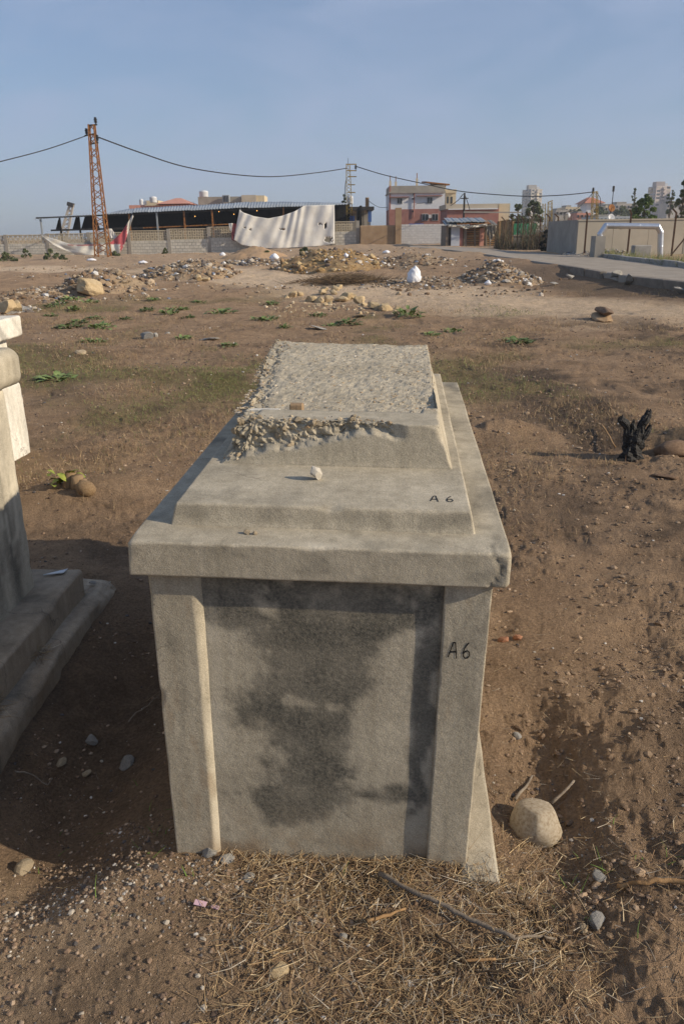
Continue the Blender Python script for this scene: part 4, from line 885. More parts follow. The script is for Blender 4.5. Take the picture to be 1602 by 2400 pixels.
# ------------------------------------------------------------------ stones of the field
for px, py, sz_, m_, lab, sd in ((345, 792, (.16, .12, .10), M_grey, 'squat grey rock in the field left of the tomb', 5), (365, 790, (.05, .04, .07), M_grey, 'small upright stone beside the squat grey rock', 8),
        (490, 797, (.22, .14, .035), M_grey, 'flat pale stone lying left of the tomb top', 9), (752, 771, (.22, .15, .03), M_grey, 'flat pale stone right behind the tomb', 12), (843, 742, (.28, .16, .03), M_grey, 'flat whitish stone beyond the tomb near the weeds', 14),
        (190, 829, (.09, .07, .05), M_stone, 'small tan stone in the dry grass at left', 3), (392, 783, (.07, .05, .04), M_grey, 'small grey stone right of the squat rock', 18)):
    rock('stone', on(px, py, sz_[2] * .3), sz_, lab, m=m_, seed=sd)
rock('boulder', on(212, 690, .24), (.50, .42, .40), 'big pale sandstone boulder before the left rubble heap', 'boulder', m=M_sand, seed=16, rot=(.2, .3, .5), sub=4, cuts=9, rough=.18)
for px, py, s_, lab, sd in ((466, 661, .22, 'left of two tan blocks on the far field', 5), (482, 660, .18, 'right of two tan blocks on the far field', 6), (18, 735, .30, 'tan rounded stone at the left edge behind the white tomb', 1), (38, 732, .26, 'tan stone right of the one at the left edge', 2),
        (1412, 752, .0, '', 0)):
    if s_: rock('stone', on(px, py, s_ * .5), (s_, s_ * .85, s_ * .85), lab, m=M_sand, seed=sd, keep=(.5, .7), cuts=9)
b1 = on(1410, 752, .05); rock('stone', b1, (.30, .2, .09), 'lower flat dark stone of the stacked pair in the right field', m=M_brick if False else M_render, seed=4)
rock('stone', (b1[0] + .03, b1[1], b1[2] + .12), (.20, .16, .11), 'upper dark stone of the stacked pair in the right field', m=mat('brown_stone', [(.13, .09, .06), (.24, .17, .12)], 8, .95, .6, 40, .015), seed=8, cuts=8)
pile = [(688, 694, .26), (702, 690, .22), (672, 698, .14), (728, 706, .30), (748, 708, .26), (757, 690, .24), (762, 682, .26), (770, 705, .26), (782, 690, .22), (788, 682, .30), (793, 676, .24), (800, 706, .30), (812, 702, .32), (772, 714, .14), (826, 700, .22), (843, 712, .30), (852, 716, .16), (866, 714, .12), (878, 722, .26), (905, 728, .32), (930, 724, .14), (762, 716, .12)]
for i_, (px, py, s_) in enumerate(sorted(pile)):
    rock('rubble_stone', on(px, py, s_ * .22), (s_ * .66 * R.uniform(.8, 1.1), s_ * .58, s_ * .66 * R.uniform(.7, .95)), 'tan rubble stone, %s from left in the long stone pile' % (ORD + ['twenty-first', 'twenty-second'])[i_], 'stone', 'stones of the pile beyond the tomb', M_sand, R.randrange(20), keep=(.5, .75), cuts=9, rough=.18)
N_ = 120; pp = np.array([on(R.gauss(770, 80), R.gauss(722, 8)) for _ in range(N_)])
tag(scatter_rocks('stone_crumbs', pp, NR.uniform(.02, .07, N_), palette(N_, [(.40, .31, .19), (.5, .41, .28)], (1, 1)), M_vcol), 'small tan crumbs around the stone pile', None, None, 'stuff')

N_ = 1400; lx = NR.uniform(min(ls1.x, ls2.x - .1) + .01, ls2.x - .03, N_); ly = NR.uniform(-1.7, max(ls2.y - .15, -1), N_); keep = NR.random(N_) < sstep(.4, .62, fbm(lx * 7, ly * 5, 3, 321)); lx, ly = lx[keep], ly[keep]; k_ = len(lx)
wp3 = np.array([tuple(ml @ Vector((a, b_, .083))) for a, b_ in zip(lx, ly)]); a = NR.uniform(0, 6.28, k_); e = NR.normal(.05, .15, k_)
tag(strands('step_litter', wp3 + np.stack([0 * lx, 0 * lx, NR.random(k_) * .02], 1), np.stack([np.cos(a) * np.cos(e), np.sin(a) * np.cos(e), np.sin(e)], 1), NR.uniform(.03, .10, k_), NR.uniform(.0006, .0015, k_), palette(k_, STRAW, (4, 5, 2, 5, 4, 1, 1)), M_straw, .4), 'dry straw and soil lying on the lower step of the left tomb', None, None, 'stuff')
for (a, b_, s_, lab) in ((.5 * (ls1.x + ls2.x), -.95, .03, 'pale stone on the lower step of the left tomb'), (ls2.x - .10, -.55, .02, 'dark pebble near the middle of the lower step'), (ls2.x - .07, ls2.y - .06, .02, 'small white stone at the broken end of the lower step')):
    rock('stone', ml @ Vector((a, b_, .09)), (s_, s_ * .8, s_ * .6), lab, m=M_grey, sub=2)
# ------------------------------------------------------------------ heaps in the middle distance
RUB = [(.28, .205, .13), (.37, .29, .20), (.20, .135, .085), (.45, .40, .33), (.13, .11, .095), (.66, .65, .63), (.16, .19, .25)]
M_mound = mat('mound_earth', [(.15, .10, .06), (.30, .21, .13), (.36, .27, .17)], 1.4, 1, .9, 5, .12)
M_sandm = mat('mound_sand', [(.34, .22, .12), (.44, .30, .18)], 1.2, 1, .6, 6, .05)
M_moundy = mat('mound_clay', [(.22, .14, .065), (.38, .26, .13)], 1.8, 1, .9, 5, .12)
M_moundg = mat('mound_grey', [(.20, .185, .165), (.36, .34, .31)], 1.8, 1, .9, 6, .1)
def heap(px0, px1, py_base, h, depth, label, m_, chunks, size, wts, pal=RUB, seed=0, name='rubble_heap', peak=.5, rough=.5):
    c0, c1 = G(px0, py_base), G(px1, py_base); cx, cy = (c0.x + c1.x) / 2, (c0.y + c1.y) / 2; w_ = (c1 - c0).length / 2
    nx, ny = 60, 34; uu, vv = np.meshgrid(np.linspace(-1, 1, nx), np.linspace(-1, 1, ny), indexing='ij')
    rr_ = np.hypot(uu, vv); pk = (peak - .5) * 2
    prof = np.clip(1 - np.hypot(np.where(uu < pk, (uu - pk) / (1 + pk), (uu - pk) / (1 - pk)), vv), 0, 1)
    X = cx + uu * w_; Y = cy + depth * .5 + vv * depth
    z_ = h * (prof ** .75) * (1 - rough * .6 + rough * 1.6 * fbm(uu * w_ * 1.1 + seed * 7, vv * depth * 1.1, 4, seed + 200)) + .12 * h * (fbm(X * 4, Y * 4, 3, seed) - .5) * (prof > 0)
    Z = gz(X.ravel(), Y.ravel()).reshape(X.shape) + z_ - .05
    ii, jj = np.meshgrid(np.arange(nx - 1), np.arange(ny - 1), indexing='ij'); F = np.stack([ii * ny + jj, (ii + 1) * ny + jj, (ii + 1) * ny + jj + 1, ii * ny + jj + 1], -1).reshape(-1, 4)
    e_ = empty(name, (cx, cy + depth * .5, gz1(cx, cy + depth * .5)))
    V = np.stack([X, Y, Z], -1).reshape(-1, 3) - np.array(e_.location[:])[None]
    ob('mound', mesh_np('mound', V, F), m_, e_); tag(e_, label, 'heap')
    if chunks:
        good = np.where((prof.ravel() > .02))[0]; sel = NR.choice(good, chunks); chunks = int(chunks * 1.15); sel = NR.choice(good, chunks); s_ = size[0] * .7 * (size[1] * .85 / (size[0] * .7)) ** (NR.random(chunks) ** 2.6)
        pp_ = V[sel] + np.stack([NR.normal(0, .1, chunks), NR.normal(0, .1, chunks), s_ * .1], 1)
        o_ = scatter_rocks('rubble', pp_, s_, palette(chunks, pal, wts, .25), M_vcol, e_)
        o_['label'] = 'loose broken rubble and litter'
    return e_
heap(120, 335, 688, 0.65, 2.2, 'rubble heap with broken concrete behind the sandstone boulder', M_mound, 900, (.03, .17), (5, 5, 4, 2, 2, .4, .5), seed=1, peak=.42)
heap(300, 545, 652, 0.65, 3.0, 'long grey rubble bank right of the rusty pole', M_mound, 1300, (.04, .20), (5, 5, 3, 4, 3, .8, .6), seed=2, peak=.72)
heap(528, 655, 606, 0.65, 3.0, 'smooth orange sand mound at the foot of the white tarp', M_sandm, 60, (.02, .06), (5, 2, 3, 1, 1, .3, .1), seed=3, name='sand_mound', rough=.2)
heap(505, 660, 622, 0.31, 2.0, 'low dark litter heap before the sand mound', M_mound, 500, (.05, .22), (3, 3, 3, 3, 4, 2, 1), seed=4)
heap(640, 905, 634, 0.85, 4.0, 'big yellow-brown clay heap in the middle distance', M_moundy, 1200, (.04, .24), (6, 3, 5, 1, 1.5, .5, .4), pal=[(.36, .24, .11), (.44, .33, .18), (.26, .17, .09), (.5, .45, .38), (.14, .11, .09), (.75, .75, .76), (.2, .25, .35)], seed=5, peak=.55)
heap(850, 1080, 622, 0.37, 3.5, 'low litter strewn heap right of the clay heap', M_mound, 1100, (.03, .16), (5, 4, 5, 2, 2, .9, .6), seed=6)
heap(880, 1110, 668, 0.17, 2.5, 'flat gravelly rubble spread around the white sack', M_mound, 1200, (.02, .10), (4, 5, 3, 3, 2, .8, .4), seed=7)
heap(1085, 1290, 664, 0.51, 2.2, 'rubbish heap with white scraps before the road edge', M_mound, 1000, (.03, .17), (4, 5, 3, 5, 2, 1.8, .6), seed=8, peak=.4)
heap(-60, 190, 700, 0.27, 2.6, 'flat tan rubble strip at the left edge', M_mound, 1300, (.03, .14), (6, 5, 4, 2, 1, .5, .4), seed=9)
heap(1310, 1490, 602, 0.42, 1.6, 'grey white rubble heap under the silver pipe', M_moundg, 700, (.04, .17), (1, 4, 1, 6, 2, 2, 2.2), seed=10, peak=.7)
heap(-60, 40, 738, 0.20, 1.2, 'small dark ash heap at the left edge behind the tombs', M_moundg, 260, (.03, .12), (2, 3, 2, 3, 4, 1, 1), seed=11)
# dark brush pile
g = G(815, 664); bpile = empty('brush_pile', g); tag(bpile, 'dark heap of dead branches before the clay heap', 'brush pile'); N_ = 2000
x = NR.normal(0, .8, N_); x = np.clip(x, -2.2, 2.2); y = NR.normal(0, .45, N_); z = NR.random(N_) * .26 * np.exp(-(x / 1.6) ** 2) ; a = NR.normal(0, .5, N_) + np.where(NR.random(N_) < .5, 0, 3.14); e = NR.normal(.1, .25, N_)
strands('branches', np.stack([x, y, z], 1), np.stack([np.cos(a) * np.cos(e), np.sin(a) * np.cos(e), np.sin(e)], 1), NR.uniform(.15, .5, N_), NR.uniform(.004, .011, N_), palette(N_, [(.15, .10, .055), (.22, .155, .09), (.09, .065, .04)], (3, 3, 2)), M_straw, .4, parent=bpile)
# sacks and scraps of plastic
def bag(px, py, s_, label, seed=1, nm='plastic_sack', cat='sack', tall=1.2):
    V, F = ICO[4]; V = V.copy(); t = np.clip(V[:, 2], -1, 1)
    V[:, 0] *= np.where(t > 0, 1 - .30 * t - .25 * t ** 4, 1 + .12 * (1 - (1 + t) ** 2) * 0 + .1); V[:, 1] *= np.where(t > 0, 1 - .25 * t, 1.05) * .8; V[:, 2] *= tall; V[:, 0] += .22 * np.clip(t - .5, 0, 1) - .15 * np.clip(-t, 0, 1) * np.sign(V[:, 0]) * 0
    V = V * (1 + .10 * f3(V, 2.2, 4, seed) + .06 * np.abs(f3(V, 5, 3, seed + 4)))[:, None] if False else V * (1 + .22 * f3(V, 1.7, 3, seed) - .28 * np.abs(f3(V, 2.6, 3, seed + 4)) + .08 * f3(V, 7, 3, seed + 6))[:, None]
    V[:, 2] = np.maximum(V[:, 2], -.75 * tall)
    o_ = ob(nm, mesh_np(nm, V, F), M_bag); o_.scale = (s_,) * 3; g_ = G(px, py); o_.location = (g_.x, g_.y, g_.z + .72 * tall * s_); return tag(o_, label, cat)
bag(970, 667, .23, 'full white plastic sack standing on the rubble field', 1, tall=1.55)
bag(1142, 668, .10, 'small white plastic bag at the foot of the rubbish heap', 2, 'plastic_bag', 'bag', .9)
bag(643, 607, .26, 'white plastic bag beside the sand mound', 3, 'plastic_bag', 'bag', .8); bag(905, 594, .22, 'white scrap of plastic on the low litter heap', 4, 'plastic_bag', 'bag', .5); bag(1135, 642, .2, 'crumpled white plastic on top of the rubbish heap', 5, 'plastic_bag', 'bag', .7)
bag(215, 612, .3, 'white plastic heap at the foot of the rusty pole', 6, 'plastic_bag', 'bag', .35); bag(335, 618, .25, 'grey-white plastic scrap on the long rubble bank', 8, 'plastic_bag', 'bag', .35); bag(522, 600, .18, 'white lump at the right end of the rubble bank', 9, 'plastic_bag', 'bag', .8)

# ------------------------------------------------------------------ boundary wall: blocks below, pierced screen above, posts between
YW = 70.0
BLK = MB().box((-.195, -.1, -.092), (.195, .1, .092)).mesh('block'); BLK.materials.append(M_block)
WBLK = MB().box((-.195, -.1, -.092), (.195, .1, .092)).mesh('block'); WBLK.materials.append(M_wblock)
def wallz(px):
    base = np.interp(px, [-200, 30, 250, 515, 700, 810, 860], [600, 597.5, 597, 592, 581, 573, 572]); top_ = np.interp(px, [-200, 30, 250, 515, 770, 860], [556, 551, 544.5, 532, 519.5, 518]); return P(px, base, YW)[2], P(px, top_, YW)[2]
bw = empty('block_wall', (P(300, 600, YW)[0], YW, 0)); tag(bw, 'long boundary wall of grey blocks with pierced screen top', 'wall', None, 'thing')
OX = bw.location.x
posts = [-78, 16, 113, 210, 304, 397, 491, 585, 679, 782, 838]
def pierced(nm, x0, x1, z0, z1, m_, parent, oy=0.0, cell=.2, bar=.055):
    b_ = MB(); ncol = max(1, round((x1 - x0) / cell)); nrow = max(1, round((z1 - z0) / cell))
    for i_ in range(ncol + 1): xx = x0 + (x1 - x0) * i_ / ncol; b_.box((xx - bar / 2, oy - .05, z0), (xx + bar / 2, oy + .05, z1))
    for j_ in range(nrow + 1): zz = z0 + (z1 - z0) * j_ / nrow; b_.box((x0, oy - .047, zz - bar / 2), (x1, oy + .047, zz + bar / 2))
    for i_ in range(ncol):
        for j_ in range(nrow):
            xx = x0 + (x1 - x0) * (i_ + .5) / ncol; zz = z0 + (z1 - z0) * (j_ + .5) / nrow; b_.box((xx - .02, oy - .044, zz - cell * .5), (xx + .02, oy + .044, zz + cell * .5)) if (i_ + j_) % 2 else b_.box((xx - cell * .5, oy - .044, zz - .02), (xx + cell * .5, oy + .044, zz + .02))
    return b_.build(nm, m_, parent)
for a, c_ in zip(posts[:-1], posts[1:]):
    zb_, zt_ = wallz((a + c_) / 2); x0 = P(a, 570, YW)[0] - OX; x1 = P(c_, 570, YW)[0] - OX
    nrow = 5; zmid = zb_ + (zt_ - zb_) * .56; hb_ = (zmid - zb_ + .1) / nrow
    if not (585 <= a <= 700):
        nb = max(2, round((x1 - x0 - .25) / .4)); wb_ = (x1 - x0 - .25) / nb
        for r_ in range(nrow):
            off = (r_ % 2) * wb_ * .5
            for q in range(nb + (r_ % 2)):
                xa = x0 + .125 + q * wb_ - off; xb = xa + wb_; xa = max(xa, x0 + .12); xb = min(xb, x1 - .12)
                if xb - xa < .05: continue
                o = ob('block', BLK, None, bw); o.location = ((xa + xb) / 2, R.uniform(-.008, .008), zb_ - .1 + (r_ + .5) * hb_); o.scale = ((xb - xa - .02) / .39, 1, (hb_ - .02) / .184)
        pierced('screen_panel', x0 + .1, x1 - .1, zmid + .02, zt_ - .06, M_screen, bw)
    MB().box((x0, -.075, zb_ - .2), (x1, .075, zmid - .01)).build('mortar', M_mortar, bw)
    MB().box((x0, -.09, zt_ - .06), (x1, .09, zt_)).build('coping', M_screen, bw)
for a in posts:
    zb_, zt_ = wallz(a); xx = P(a, 570, YW)[0] - OX; MB().box((xx - .14, -.13, zb_ - .3), (xx + .14, .13, zt_ + .04)).build('post', M_cgrey, bw)
# ochre rendered wall and pillar
def pbox(b_, px0, py0, px1, py1, Y, dep, ox=(0, 0, 0), yoff=0.0):
    a = P(px0, (py0 + py1) / 2, Y); c_ = P(px1, (py0 + py1) / 2, Y); t_ = P((px0 + px1) / 2, py0, Y); bt = P((px0 + px1) / 2, py1, Y)
    return b_.box((a[0] - ox[0], Y + yoff - ox[1], bt[2] - ox[2]), (c_[0] - ox[0], Y + yoff + dep - ox[1], t_[2] - ox[2]))
def base_at(px, py, Y, name, label, cat, group=None):
    p_ = P(px, py, Y); e_ = empty(name, tuple(p_)); tag(e_, label, cat, group, 'thing'); return e_, tuple(p_)
ow, o_ = base_at(885, 575, 69.5, 'rendered_wall', 'patchy ochre rendered wall with a taller end pillar', 'wall')
Vn, F, dv = rbox((P(843, 550, 69.5)[0] - o_[0], 0, -.4), (P(926, 550, 69.5)[0] - o_[0], .3, P(885, 528, 69.5)[2] - o_[2]), .12, .08, .8, None, 51); Vn[:, 2] += .05 * f3(Vn, 1.2, 3, 52) * (Vn[:, 2] > .5); Vn[:, 1] += .02 * f3(Vn, 2, 3, 53)
grow('wall_panel', Vn, F, M_render, ow)
pbox(MB(), 926, 487, 940, 580, 69.3, .45, o_).build('pillar', M_render, ow)
# white block wall
ww, o_ = base_at(990, 573, 72, 'white_block_wall', 'whitewashed block wall left of the shack', 'wall')
x0 = P(938, 550, 72)[0] - o_[0]; x1 = P(1046, 550, 72)[0] - o_[0]; zt_ = P(990, 525, 72)[2] - o_[2]; nrow = 9; hb_ = (zt_ + .1) / nrow; nb = 10; wb_ = (x1 - x0) / nb
MB().box((x0 + .02, .03, -.4), (x1 - .02, .17, zt_ - .02)).build('mortar', M_wblock, ww)
for r_ in range(nrow):
    for q in range(nb + (r_ % 2)):
        xa = max(x0, x0 + (q - .5 * (r_ % 2)) * wb_); xb = min(x1, x0 + (q + 1 - .5 * (r_ % 2)) * wb_)
        if xb - xa < .05: continue
        o = ob('block', WBLK, None, ww); o.location = ((xa + xb) / 2, .1 + R.uniform(-.006, .006), -.1 + (r_ + .5) * hb_); o.scale = ((xb - xa - .025) / .39, 1, (hb_ - .025) / .184)
o = pbox(MB(), 958, 524, 992, 527, 72.1, .3).build('blue_sheet', M_blue); tag(o, 'folded blue sheet on top of the white block wall', 'sheet')

# ------------------------------------------------------------------ long open shed
sh = empty('open_shed', (P(430, 560, 74)[0], 74, .4)); tag(sh, 'long open shed with low tin roof behind the boundary wall', 'shed'); so_ = tuple(sh.location)
YF, YB = 72.0, 88.0
fe = lambda px: P(px, np.interp(px, [79, 282, 540, 782, 815], [513, 500, 488, 480, 478]), YF)
def be(px): return P(px + 4, np.interp(px, [79, 250, 296, 540, 608, 707, 815], [511.5, 499, 489, 476, 472, 473, 475]), YB)
edges = np.linspace(79, 815, 23)
for a, c_ in zip(edges[:-1], edges[1:]):
    ns = 20; V_ = []; F_ = []
    j1, j2 = R.uniform(-.03, .03), R.uniform(-.15, .15)
    for i_ in range(ns + 1):
        t = i_ / ns; px = a + (c_ - a) * t; f_ = fe(px); bk = be(px); cz = .035 * math.cos(t * 2 * math.pi * 5) + j1
        for s_ in (0, .5, 1):
            q = f_ * (1 - s_) + bk * s_; V_.append((q[0] - so_[0] , q[1] - so_[1] + (j2 if s_ == 0 else 0), q[2] + cz - so_[2]))
        for s_ in (1, .5, 0):
            q = f_ * (1 - s_) + bk * s_; V_.append((q[0] - so_[0], q[1] - so_[1] + (j2 if s_ == 0 else 0), q[2] + cz - .015 - so_[2]))
    for i_ in range(ns):
        for k_ in range(6): F_.append((i_*6+k_, i_*6+(k_+1) % 6, (i_+1)*6+(k_+1) % 6, (i_+1)*6+k_))
    MB().add(V_, F_).build('roof_sheet', M_tin, sh, True)
def up(px, py, Y): q = P(px, py, Y); return (q[0] - so_[0], q[1] - so_[1], q[2] - so_[2])
for px, m_ in ((92, M_tin), (137, M_black), (182, M_black), (300, M_rust), (365, M_tin), (429, M_rust), (495, M_rust), (562, M_tin), (663, M_rust), (782, M_tin)):
    t_ = fe(px); MB().bar((t_[0] - so_[0], .0 - 1.7, -.6), (t_[0] - so_[0], -1.7, t_[2] - so_[2] - .05), .13).build('post', m_, sh)
    b_ = be(px); MB().bar((b_[0] - so_[0], YB - 74.3, -.6), (b_[0] - so_[0], YB - 74.3, b_[2] - so_[2] - .05), .13).build('post', M_dark, sh) if px > 200 else None
MB().bar(up(336, 534, 72.4), up(545, 525, 72.4), .10).build('rail', M_rust, sh); MB().bar(up(120, 540, 72.4), up(336, 534, 72.4), .14).build('rail', M_dark, sh)
MB().bar(up(85, 511, 72.5), up(780, 483, 72.5), .12).build('roof_beam', M_dark, sh)
# added black sheets stand in for the shade inside, at back and side
b_ = MB(); xl, xr = be(240)[0] - so_[0] - 1, be(815)[0] - so_[0] + 1
zr = lambda px: be(px)[2] - so_[2] - .1
pxs = np.linspace(240, 815, 24); bkz = [(be(q)[0] - so_[0], be(q)[2] - so_[2] - .12) for q in pxs]
b_.add([(a, 13.2, -.7) for a, _ in bkz] + [(a, 13.2, c_) for a, c_ in bkz] + [(a, 13.35, -.7) for a, _ in bkz] + [(a, 13.35, c_) for a, c_ in bkz], [(i_, i_ + 1, 24 + i_ + 1, 24 + i_) for i_ in range(23)] + [(48 + i_, 72 + i_, 72 + i_ + 1, 48 + i_ + 1) for i_ in range(23)]).build('back_shade_sheet', M_black, sh); MB().box((xr - .3, 1, -.7), (xr - .1, 13.2, zr(400) - .5)).build('side_shade_sheet', M_black, sh)
MB().box((xl - 4.5, 13.2, -.7), (xl, 13.4, .9)).build('low_shade_sheet', M_black, sh)
MB().add([up(131, 538, 73), up(137, 514, 73), up(141, 516, 73), up(146, 538, 73), up(131, 538, 73.2), up(137, 514, 73.2), up(141, 516, 73.2), up(146, 538, 73.2)], [(0,1,2,3),(7,6,5,4),(0,4,5,1),(1,5,6,2),(2,6,7,3),(3,7,4,0)]).build('hanging_cloth', M_black, sh)
MB().add([up(170, 538, 73), up(178, 508, 73), up(184, 510, 73), up(186, 538, 73), up(170, 538, 73.2), up(178, 508, 73.2), up(184, 510, 73.2), up(186, 538, 73.2)], [(0,1,2,3),(7,6,5,4),(0,4,5,1),(1,5,6,2),(2,6,7,3),(3,7,4,0)]).build('hanging_cloth', M_black, sh)
MB().add([up(190, 538, 74), up(199, 508, 74), up(225, 506, 74), up(236, 540, 74), up(190, 538, 74.2), up(199, 508, 74.2), up(225, 506, 74.2), up(236, 540, 74.2)], [(0,1,2,3),(7,6,5,4),(0,4,5,1),(1,5,6,2),(2,6,7,3),(3,7,4,0)]).build('hanging_cloth', M_black, sh)
for i_, (px, py) in enumerate(((457, 507), (513, 496), (548, 502), (602, 494))):
    q = P(px, py, 80); e_ = empty('hanging_bulb', tuple(q)); tag(e_, 'small lit orange bulb inside the shed, %s from left' % ORD[i_], 'bulb', 'bulbs in the shed')
    ob('glass_bulb', mesh_np('bulb', ICO[2][0] * .045, ICO[2][1]), M_bulb, e_); MB().tube([(0, 0, .05), (0, 0, 1.3)], .008, 5).build('cord', M_cable, e_)
# big white tarp hung from the roof edge
def sheet(name, top_pts, bot_pts, Y, m_, label, cat, nu=90, nv=40, folds=.25, holes=(), cols=None, seed=0, thick=.01):
    tp = np.array(top_pts, float); bp_ = np.array(bot_pts, float); s_ = np.linspace(0, 1, nu)
    def res_(p_):
        L_ = np.concatenate([[0], np.cumsum(np.hypot(*np.diff(p_, axis=0).T))]); L_ /= L_[-1]; return np.stack([np.interp(s_, L_, p_[:, 0]), np.interp(s_, L_, p_[:, 1])], 1)
    T_, B_ = res_(tp), res_(bp_); V_ = []; C_ = []
    for i_ in range(nu):
        for j_ in range(nv):
            t = j_ / (nv - 1); q = T_[i_] * (1 - t) + B_[i_] * t
            w_ = folds * (.45 * math.sin(s_[i_] * 26 + 2.2 * math.sin(t * 2.2 + s_[i_] * 3)) * (.3 + .7 * t) + .38 * math.sin(s_[i_] * 61 + 5 * t + 2 * math.sin(s_[i_] * 11)) * (1 - .5 * t) + .5 * (float(fbm(np.array([s_[i_] * 9 + t * 2]), np.array([t * 2.5 - s_[i_] * 4]), 3, seed)[0]) - .5))
            p_ = P(q[0], q[1], Y + w_); V_.append(p_)
            if cols: C_.append(cols(q[0], q[1]))
    F_ = []
    for i_ in range(nu - 1):
        for j_ in range(nv - 1):
            qx, qy = (T_[i_] * (1 - (j_ + .5) / nv) + B_[i_] * (j_ + .5) / nv)
            if any(((qx - hx) / rx) ** 2 + ((qy - hy) / ry) ** 2 < 1 + .6 * math.sin(i_ * 2.3 + j_ * 1.7) for hx, hy, rx, ry in holes): continue
            F_.append((i_*nv+j_, (i_+1)*nv+j_, (i_+1)*nv+j_+1, i_*nv+j_+1))
    V_ = np.array(V_); c0 = V_.mean(0); c0[2] = V_[:, 2].min(); o2 = ob(name, mesh_np(name, V_ - c0, F_, True, np.array(C_) if cols else None), m_); o2.location = tuple(c0)
    sm_ = o2.modifiers.new('thickness', 'SOLIDIFY'); sm_.thickness = thick
    return tag(o2, label, cat)
sheet('white_tarp', [(561, 491), (570, 498), (596, 507), (628, 512), (660, 506), (691, 495), (712, 482), (745, 481), (783, 480)], [(548, 562), (566, 574), (600, 581), (640, 583), (680, 581), (720, 579), (750, 577), (784, 571)], 69.2, M_tarp, 'large sagging white tarpaulin hung from the shed roof', 'tarpaulin',
      holes=((573, 532, 4, 1.5), (585, 537, 2.5, 3), (748, 524, 5, 2), (761, 529, 3, 7), (660, 537, 6, 2), (768, 560, 9, 6)), seed=3, folds=.11)
sheet('torn_banner', [(94, 547), (115, 556), (135, 562), (170, 574), (210, 573), (245, 573), (262, 566), (285, 545), (311, 503)], [(97, 552), (120, 572), (150, 586), (185, 599), (215, 602), (245, 603), (278, 600), (291, 575), (313, 507)], 69.0, M_tarpc, 'torn white and red banner slung along the boundary wall', 'banner', 70, 16, .18,
      cols=lambda a, b_: (.42, .09, .10) if (a > 245 and b_ < 572 and a < 298) or (a > 282 and b_ > 560 and a < 289) else ((.35, .14, .14) if abs(b_ - (574 + (a - 170) * -.005)) < 1.5 and a > 160 and a < 240 else (.60, .58, .52)), seed=5)
sheet('striped_cloth', [(247, 536), (262, 536), (275, 556)], [(250, 552), (262, 560), (277, 560)], 69.3, M_tarp, 'crumpled grey striped cloth over the wall top by the pole', 'cloth', 24, 12, .1, seed=6)
sheet('red_cloth', [(541, 524), (550, 524), (559, 526)], [(543, 562), (552, 566), (560, 558)], 69.3, M_tarpc, 'dark red cloth hanging left of the white tarpaulin', 'cloth', 20, 20, .15, cols=lambda a, b_: (.22, .05, .055) if int(a * 1.2) % 3 else (.32, .12, .12), seed=7)
sheet('white_rag', [(536, 524), (545, 523)], [(538, 540), (543, 545)], 69.2, M_tarp, 'white rag on the wall top beside the red cloth', 'cloth', 10, 10, .1, seed=8)

# ------------------------------------------------------------------ lattice poles and cables
def lattice(nm, px, py0, py1, Y, w0, w1, m_, label, arms=(), insul=(), nseg=18, lean=None):
    p1 = P(lean if lean else px, py1, Y); p0 = P(px, py0, Y); e_ = empty(nm, tuple(p1)); tag(e_, label, 'pole'); H = p0[2] - p1[2]; dx = p0[0] - p1[0]
    cn = lambda t, sx, sy: Vector((dx * t + sx * (w1 + (w0 - w1) * t) / 2, sy * (w1 + (w0 - w1) * t) / 2, H * t))
    for sx in (-1, 1):
        for sy in (-1, 1):
            MB().bar(cn(-.03, sx, sy), cn(1, sx, sy), (.048 * w1 / .7 + .012)).build('leg', m_, e_)
    b_ = MB()
    for i_ in range(nseg):
        t0, t1 = i_ / nseg, (i_ + 1) / nseg
        for (a, c_) in (((-1, -1), (1, -1)), ((1, -1), (1, 1)), ((1, 1), (-1, 1)), ((-1, 1), (-1, -1))):
            f_ = (a, c_) if i_ % 2 else (c_, a); b_.bar(cn(t0, *f_[0]), cn(t1, *f_[1]), .03 * w1 / .7 + .006)
    b_.build('lattice_bracing', m_, e_)
    for (ax, ay, bx, by) in arms:
        a, c_ = P(ax, ay, Y) - p1, P(bx, by, Y) - p1; MB().bar(a, c_, .09).build('cross_arm', M_dark if m_ is M_rust else m_, e_)
    for (ax, ay) in insul:
        q = P(ax, ay, Y) - p1; MB().lathe([(.03, -.22), (.05, -.16), (.13, -.14), (.06, -.09), (.14, -.05), (.06, 0), (.14, .05), (.06, .1), (.11, .15), (.03, .2)], tuple(q), 10).build('insulator', M_dark, e_)
    return e_
lattice('lattice_pole', 215, 292, 612, 60, .36, .95, M_rust, 'tall rusty lattice power pole before the boundary wall', [(206, 294, 228, 292), (199, 318, 226, 313), (215, 337, 231, 334)], [(224, 282), (203, 308), (228, 323)], 20, 243)
lattice('lattice_pole', 815, 384, 520, 84, .35, .6, M_yel, 'yellow lattice power pole beside the shed roof', [(812, 385, 835, 385), (812, 400, 835, 400), (815, 414, 835, 414), (815, 433, 832, 433), (815, 451, 832, 451)], [(833, 392)], 16, 819)
lattice('lattice_pole', 1393, 449, 530, 78, .40, .55, M_yel, 'yellow lattice power pole behind the concrete yard wall', [(1386, 452, 1398, 449)], [(1389, 445)], 10, 1391)
lattice('lattice_pole', 1288, 473, 540, 95, .40, .5, M_yel, 'taller of two small yellow poles behind the fence', [(1284, 474, 1294, 470)], [], 8, 1286)
lattice('lattice_pole', 1274, 477, 540, 98, .30, .4, M_yel, 'shorter yellow pole left of its twin behind the fence', [], [], 8, 1272)
MB().tube([tuple(P(815, 386, 84)), tuple(P(815, 370, 84))], .02, 5).build('lightning_rod', M_dark); tag(bpy.data.objects['lightning_rod'], 'thin rod on top of the yellow pole by the shed', 'rod')
dp, o_ = base_at(1086, 508, 66, 'service_pole', 'dark thin service pole rising behind the shack', 'pole')
